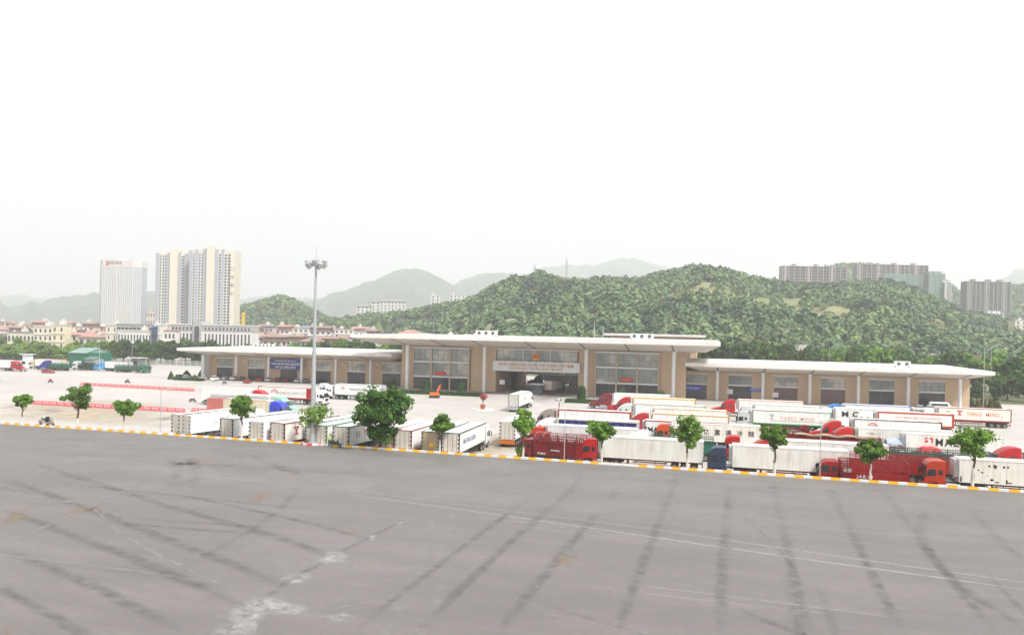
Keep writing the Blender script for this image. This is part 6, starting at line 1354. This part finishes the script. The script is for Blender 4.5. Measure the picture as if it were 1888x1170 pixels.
HB = Hill(profB, 820, 1150, 250, 10, 14, 14); hill_mesh('hill', HB, 300, 760, 80, 40, HM)
def far_hill(prof, Z, back, px0, px1, seed, nx=160):
    Z *= 1.2; back *= 1.2; hl = Hill(prof, Z*.72, Z, back, 0, Z*.02, seed, .8); hill_mesh('mountain', hl, px0, px1, nx, 30, FARM)
far_hill([(-200, 560), (-40, 556), (0, 566), (30, 563), (60, 558), (75, 562), (100, 556), (135, 545), (160, 544), (185, 546), (230, 541), (280, 539), (330, 548), (400, 565), (470, 590)], 3000, 900, -200, 470, 31)
far_hill([(-200, 545), (0, 546), (40, 543), (60, 549), (95, 553), (130, 552), (200, 548), (300, 545), (420, 556), (450, 553), (480, 548), (510, 544), (560, 552), (600, 556)], 5200, 1500, -200, 620, 33)
far_hill([(520, 575), (580, 556), (620, 542), (650, 531), (680, 524), (700, 511), (725, 501), (745, 498), (775, 501), (800, 511), (830, 527), (850, 540), (900, 560)], 3400, 900, 520, 900, 35, 120)
far_hill([(780, 560), (820, 535), (850, 518), (880, 508), (920, 503), (960, 508), (1000, 510), (1060, 520), (1150, 540)], 4000, 1000, 780, 1150, 37, 120)
far_hill([(920, 530), (980, 505), (1010, 494), (1060, 490), (1090, 493), (1120, 482), (1150, 478), (1180, 482), (1205, 490), (1240, 497), (1290, 510), (1350, 540)], 5000, 1200, 920, 1350, 39, 140)
far_hill([(1780, 560), (1830, 525), (1850, 512), (1870, 502), (1890, 496), (1950, 485), (2100, 480)], 4200, 1200, 1780, 2100, 41, 80)
# woods on the hills: crowns of leaf tufts
def forest(hl, px0, px1, n, mat, size, seed, zlo, zhi, mask=None, nq=52, tuft=.19):
    rng = np.random.default_rng(seed); px = px0+(px1-px0)*rng.random(n); Z = zlo+(zhi-zlo)*rng.random(n)**.75
    Z0 = np.interp(px, *hl.z0) if isinstance(hl.z0, tuple) else np.full(n, float(hl.z0)); k = Z > Z0+6; px, Z = px[k], Z[k]
    if mask is not None: k = mask(px, Z, rng); px, Z = px[k], Z[k]
    hz = hl.h(px, Z); x, y, _ = far_np(px, 600., Z); n = len(px)
    big = vnoise(x, y, 60, seed+5); s = size*(.45+.75*rng.random(n)**1.6+.35*big); P, N_, S_ = [], [], []
    for j in range(5):
        pass
    u = rng.normal(size=(n, nq, 3)); u /= np.linalg.norm(u, axis=2)[..., None]; u[..., 2] = np.abs(u[..., 2])*1.0-.15
    lob = 1+.28*np.sin(u[..., 0]*5+rng.random((n, 1))*6)*np.cos(u[..., 1]*5+rng.random((n, 1))*6)
    C = np.stack([x, y, hz+s*.55], -1)[:, None, :]; P = C+u*lob[..., None]*s[:, None, None]*np.array([.62, .62, .72])
    N_ = u*.9+rng.normal(size=u.shape)*.4+np.array([0, 0, .35]); N_ /= np.linalg.norm(N_, axis=2)[..., None]
    P = P.reshape(-1, 3); N_ = N_.reshape(-1, 3); sz = np.repeat(s, nq)*tuft
    r = rng.normal(size=P.shape); t_ = np.cross(N_, r); t_ /= np.linalg.norm(t_, axis=1)[:, None]; b_ = np.cross(N_, t_); t_ = t_*sz[:, None]; b_ = b_*sz[:, None]
    V = np.stack([P-t_-b_, P+t_-b_*.7, P+t_*.8+b_, P-t_*.7+b_*.9], 1).reshape(-1, 3); o = put('woodland', pydata_np('woodland', V, np.arange(len(V)).reshape(-1, 4), mat)); return tag(o, None, None, None, 'stuff')
m_ = leafmat('woodland_leaf', (.022, .066, .022), (.065, .14, .04), (.16, .23, .07), .25)
m2_, t, b = newmat('woodland_leaf_patches')
c = mixc(t, ramp(t, noise(t, .018, 4), .40, .60), (.052, .118, .052), (.115, .195, .070))
c = mixc(t, ramp(t, noise(t, .09, 2), .42, .70), c, (.18, .26, .09))
c = mixc(t, ramp(t, noise(t, .03, 4, sc3=(1.3, 1.1, .9)), .50, .66), c, (.030, .075, .035))
g = t.nodes.new('ShaderNodeNewGeometry'); hs = nd(t, 'ShaderNodeHueSaturation'); mr = nd(t, 'ShaderNodeMapRange'); mr.inputs['To Min'].default_value = .85; mr.inputs['To Max'].default_value = 1.18
t.links.new(g.outputs['Random Per Island'], mr.inputs[0]); t.links.new(mr.outputs[0], hs.inputs['Value']); t.links.new(c, hs.inputs['Color']); t.links.new(hs.outputs[0], b.inputs['Base Color']); b.inputs['Roughness'].default_value = .7
def maskA(px, Z, rng):
    x = px*Z/FPX; v = vnoise(x, Z, 55, 77)*.6+vnoise(x, Z, 24, 78)*.4; keep = v < .8
    for cx, cz, rx, rz in ((1360, 610, 130, 88), (1255, 575, 70, 45), (1470, 550, 110, 48), (1590, 490, 60, 20), (1725, 560, 40, 90)):
        keep &= ~((((px-cx)/rx)**2+((Z-cz)/rz)**2 < 1) & (rng.random(len(px)) < .9))
    return keep
forest(HA, 500, 2080, 14500, m2_, 6.3, 51, 345, 925, maskA, nq=72, tuft=.145)
forest(HA2, 1320, 2080, 5000, m2_, 7.5, 52, 1050, 1560, nq=30)
forest(HB, 330, 740, 4500, m2_, 6.5, 53, 830, 1200, lambda px, Z, rng: ~((((px-560)/50)**2+((Z-1000)/80)**2 < 1) & (rng.random(len(px)) < .6)), nq=30)
m3_ = leafmat('dry_scrub', (.11, .135, .05), (.20, .20, .085), (.30, .27, .13))
forest(HA, 950, 1950, 9000, m3_, 2.0, 57, 360, 900, lambda px, Z, rng: vnoise(px*Z/FPX, Z, 25, 91) > .45, nq=14, tuft=.26)
# low woodland between the town and the hills
HL = Hill([(400, 602), (560, 598), (700, 598), (900, 600), (1300, 640)], 700, 740, 10, 0, 0, 3)
class Flat:
    z0 = 0
    def h(s, px, Z): return np.full(len(px), LZ-1.)
fl_ = Flat(); forest(fl_, 540, 1250, 1300, m2_, 7.0, 61, 480, 560, None, 40)
# buildings on the hills
CONCR = M('bare_concrete', (.40, .345, .325), .8, 0, .3, .1); NET = M('green_net', (.30, .40, .37), .7, 0, .3, .1)
m_, t, b = newmat('sheer_green_net'); b.inputs['Base Color'].default_value = (.28, .40, .36, 1); tr = t.nodes.new('ShaderNodeBsdfTransparent'); ms = nd(t, 'ShaderNodeMixShader'); ms.inputs[0].default_value = .35; t.links.new(tr.outputs[0], ms.inputs[1]); t.links.new(b.outputs[0], ms.inputs[2]); t.links.new(ms.outputs[0], t.nodes['Material Output'].inputs[0]); NETS = m_
def skeleton(px0, px1, yt, yb, Z, floors, bays, label, mat=CONCR, net=None, rz=.25, dpt=14, name='unfinished_block', deep=1.2):
    x, y, zt = far((px0+px1)/2, yt, Z); _, _, zb = far((px0+px1)/2, yb, Z); w = (px1-px0)*Z/FPX; h = zt-zb; r = empty(name, (x, y, zb), rz, label, 'building')
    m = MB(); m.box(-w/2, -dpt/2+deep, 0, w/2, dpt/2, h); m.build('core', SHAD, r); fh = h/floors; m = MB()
    for f in range(floors+1): m.box(-w/2-.2, -dpt/2-.2, f*fh-.3, w/2+.2, dpt/2+.1, f*fh+.25)
    m.build('floor_slab', mat, r); m = MB()
    for c_ in range(bays+1): q = -w/2+w*c_/bays; m.box(q-.35, -dpt/2-.1, 0, q+.35, -dpt/2+deep+.01, h)
    for c_ in range(0, bays, 4): q = -w/2+w*(c_+.5)/bays; m.box(q-w/bays*.22, -dpt/2+.2, 0, q+w/bays*.22, -dpt/2+deep+.02, h)
    m.build('pier', mat, r); m = MB()
    for q in (-.3, .05, .32): m.box(q*w-2, -3, h, q*w+2, 3, h+2.6); m.box(q*w-2.6, -3.6, h+2.6, q*w+2.6, 3.6, h+3)
    m.build('roof_house', mat, r)
    if net:
        a, b_, z0, z1 = net; m = MB(); m.box(-w/2+w*a, -dpt/2-.6, h*z0, -w/2+w*b_, -dpt/2-.5, h*z1); m.build('safety_net', NETS, r)
    return r
skeleton(1440, 1557, 492, 540, 985, 9, 11, 'long unfinished concrete block on the hilltop, left of the green-netted one'); skeleton(1577, 1706, 489, 545, 985, 10, 15, 'unfinished hilltop block partly hung with green netting', net=(.35, 1.0, .0, .72))
skeleton(1708, 1737, 505, 570, 960, 12, 4, 'dark green netted slab at the right end of the hilltop blocks', NET, net=(0, 1, 0, 1)); skeleton(1737, 1748, 521, 572, 955, 10, 3, 'thin white apartment slab beside the dark green one', PALE)
skeleton(1778, 1857, 520, 577, 900, 12, 10, 'grey unfinished block standing alone at the far right', M('mid_concrete', (.33, .32, .32), .8)); skeleton(1815, 1843, 578, 592, 860, 3, 4, 'small pale building below the lone grey block', PALE)
for px0, px1, yt, lab in ((659, 688, 561, 'white hillside hotel wing with dark roofs, leftmost'), (686, 702, 553, 'tall narrow white hillside block with a dark roof'), (702, 748, 552, 'long white hillside block with a dark hipped roof'), (795, 812, 544, 'small pale building on the hill left of the flat white one'), (829, 858, 543, 'flat plain white building on the wooded hill'),
                        (1570, 1600, 652, 'small cream house among the trees behind the right wing'), (1467, 1480, 635, 'tiny white building at the foot of the hill behind the right wing'), (1865, 1888, 590, 'pinkish walls on the slope at the right edge')):
    Z = 880 if px0 < 860 else (400 if px0 < 1800 else 700); yb = yt+26; x, y, zt = far((px0+px1)/2, yt, Z); w = (px1-px0)*Z/FPX; hh = min(20, max(6, 22*Z/FPX))
    house(x, y, w, 9, hh, .3, 'white' if px0 < 1500 and px0 != 1467 else 'cream', 'hip' if px0 < 760 else 'flat', 'grey' if px0 < 760 else 'white', lab, None, max(2, int(hh/3.5)), max(2, int(w/4)), base=zt-hh-(2.6 if px0 < 760 else .9), winw=.35)
x, y, zt = far(983, 606, 470); house(x, y, 27, 10, zt-LZ-3.6, .25, 'white', 'flat', 'white', 'white flat-topped block with roof tanks peeping over the middle of the terminal', None, 4, 7)
# coloured containers on the railway bank and their pylons
cols = ['b8bcc4', 'd8d8dc', 'e4e4e4', '9a5a50', 'a06058', '8a9ab8', 'b06a50', 'a85048', '6a80a0', 'b07060']
cc_ = {'b8bcc4': 'grey', 'd8d8dc': 'pale grey', 'e4e4e4': 'white', '9a5a50': 'brown', 'a06058': 'dusty red', '8a9ab8': 'pale blue', 'b06a50': 'orange-brown', 'a85048': 'brick red', '6a80a0': 'slate blue', 'b07060': 'salmon'}
for i, c_ in enumerate(cols):
    px = 1718+i*19; x, y, zt = far(px, 651.5+i*.6, 420); m = MB(); m.box(-3, -1.2, 0, 3, 1.2, 2.6); m.box(-3.02, -1.22, 0, -2.9, 1.22, 2.62); m.box(2.9, -1.22, 0, 3.02, 1.22, 2.62)
    tag(m.build('rail_container', paint(c_, 'corr'), None, (x, y, zt-2.6), .25), f'{cc_[c_]} container in the line on the far bank, {ORD[i]} from the left', 'container', 'containers on the far bank')
x0_, y0_, z0_ = far(1700, 657, 421); x1_, y1_, z1_ = far(1960, 663, 421); m = MB(); m.face([(x0_, y0_-3, z0_-.1), (x1_, y1_-3, z1_-.1), (x1_, y1_+6, z1_-.1), (x0_, y0_+6, z0_-.1)]); m.face([(x0_, y0_-12, LZ-1), (x1_, y1_-12, LZ-1), (x1_, y1_-3, z1_-.1), (x0_, y0_-3, z0_-.1)]); struct(m.build('railway_bank', EARTH))
def lattice(px, yt, Z, h, label, wdt=2.2):
    x, y, zt = far(px, yt, Z); m = MB(); k = 8
    for sx in (-1, 1):
        for sy in (-1, 1): m.bar((sx*wdt, sy*wdt, 0), (sx*.3, sy*.3, h*.9), .28, .28)
    for j in range(k):
        f0, f1 = j/k, (j+1)/k; a = wdt*(1-f0)+.3*f0; b_ = wdt*(1-f1)+.3*f1
        for s in (-1, 1): m.bar((-a, s*a, h*.9*f0), (b_, s*b_, h*.9*f1), .15, .15); m.bar((s*a, -a, h*.9*f0), (s*b_, b_, h*.9*f1), .15, .15)
    for f in (.72, .84, .95): m.bar((-1.6, 0, h*f), (1.6, 0, h*f), .5, .5)
    m.bar((0, 0, h*.9), (0, 0, h), .2, .2); tag(m.build('telecom_mast', GALV, None, (x, y, zt-h)), label, 'mast')
lattice(986, 487, 880, 24, 'shorter lattice telecom mast on the wooded ridge'); lattice(1045, 475, 880, 32, 'taller lattice telecom mast on the wooded ridge')
for px, yt, Z, h, lab in ((1096, 593, 290, 24, 'white tapering mast behind the tall roof'), (1112, 601, 300, 22, 'thin grey pole right of the white mast'), (1228, 597, 300, 24, 'hair-thin aerial above the right part of the tall roof'), (800, 586, 400, 24, 'thin aerial among the roofs behind the tall block'),
                          (1792, 643, 400, 14, 'street light on the far bank, left'), (1820, 646, 400, 13, 'street light on the far bank, right'), (1529, 637, 300, 16, 'thin pole rising behind the right wing roof')):
    x, y, zt = far(px, yt, Z); m = MB(); m.tube((0, 0, 0), (0, 0, h), .3 if 'white' in lab else .14, .08, 8); 
    if 'white mast' in lab or 'tapering' in lab:
        for f in (.55, .7, .82): m.box(-.7, -.08, h*f, .7, .08, h*f+.15)
    tag(m.build('pole', PALE if 'white' in lab else GALV, None, (x, y, zt-h)), lab, 'pole')
# haze ----------------------------------------------------------------
m_ = bpy.data.materials.new('haze'); m_.use_nodes = True; t = m_.node_tree; t.nodes.clear(); ou = t.nodes.new('ShaderNodeOutputMaterial'); pv = t.nodes.new('ShaderNodeVolumePrincipled')
pv.inputs['Color'].default_value = (.94, .955, .985, 1); pv.inputs['Density'].default_value = .00030; pv.inputs['Anisotropy'].default_value = .2; t.links.new(pv.outputs[0], ou.inputs['Volume'])
m = MB(); m.box(-7200, -200, LZ-3.5, 7200, 15500, 900); hz = tag(m.build('haze', m_), kind='stuff')
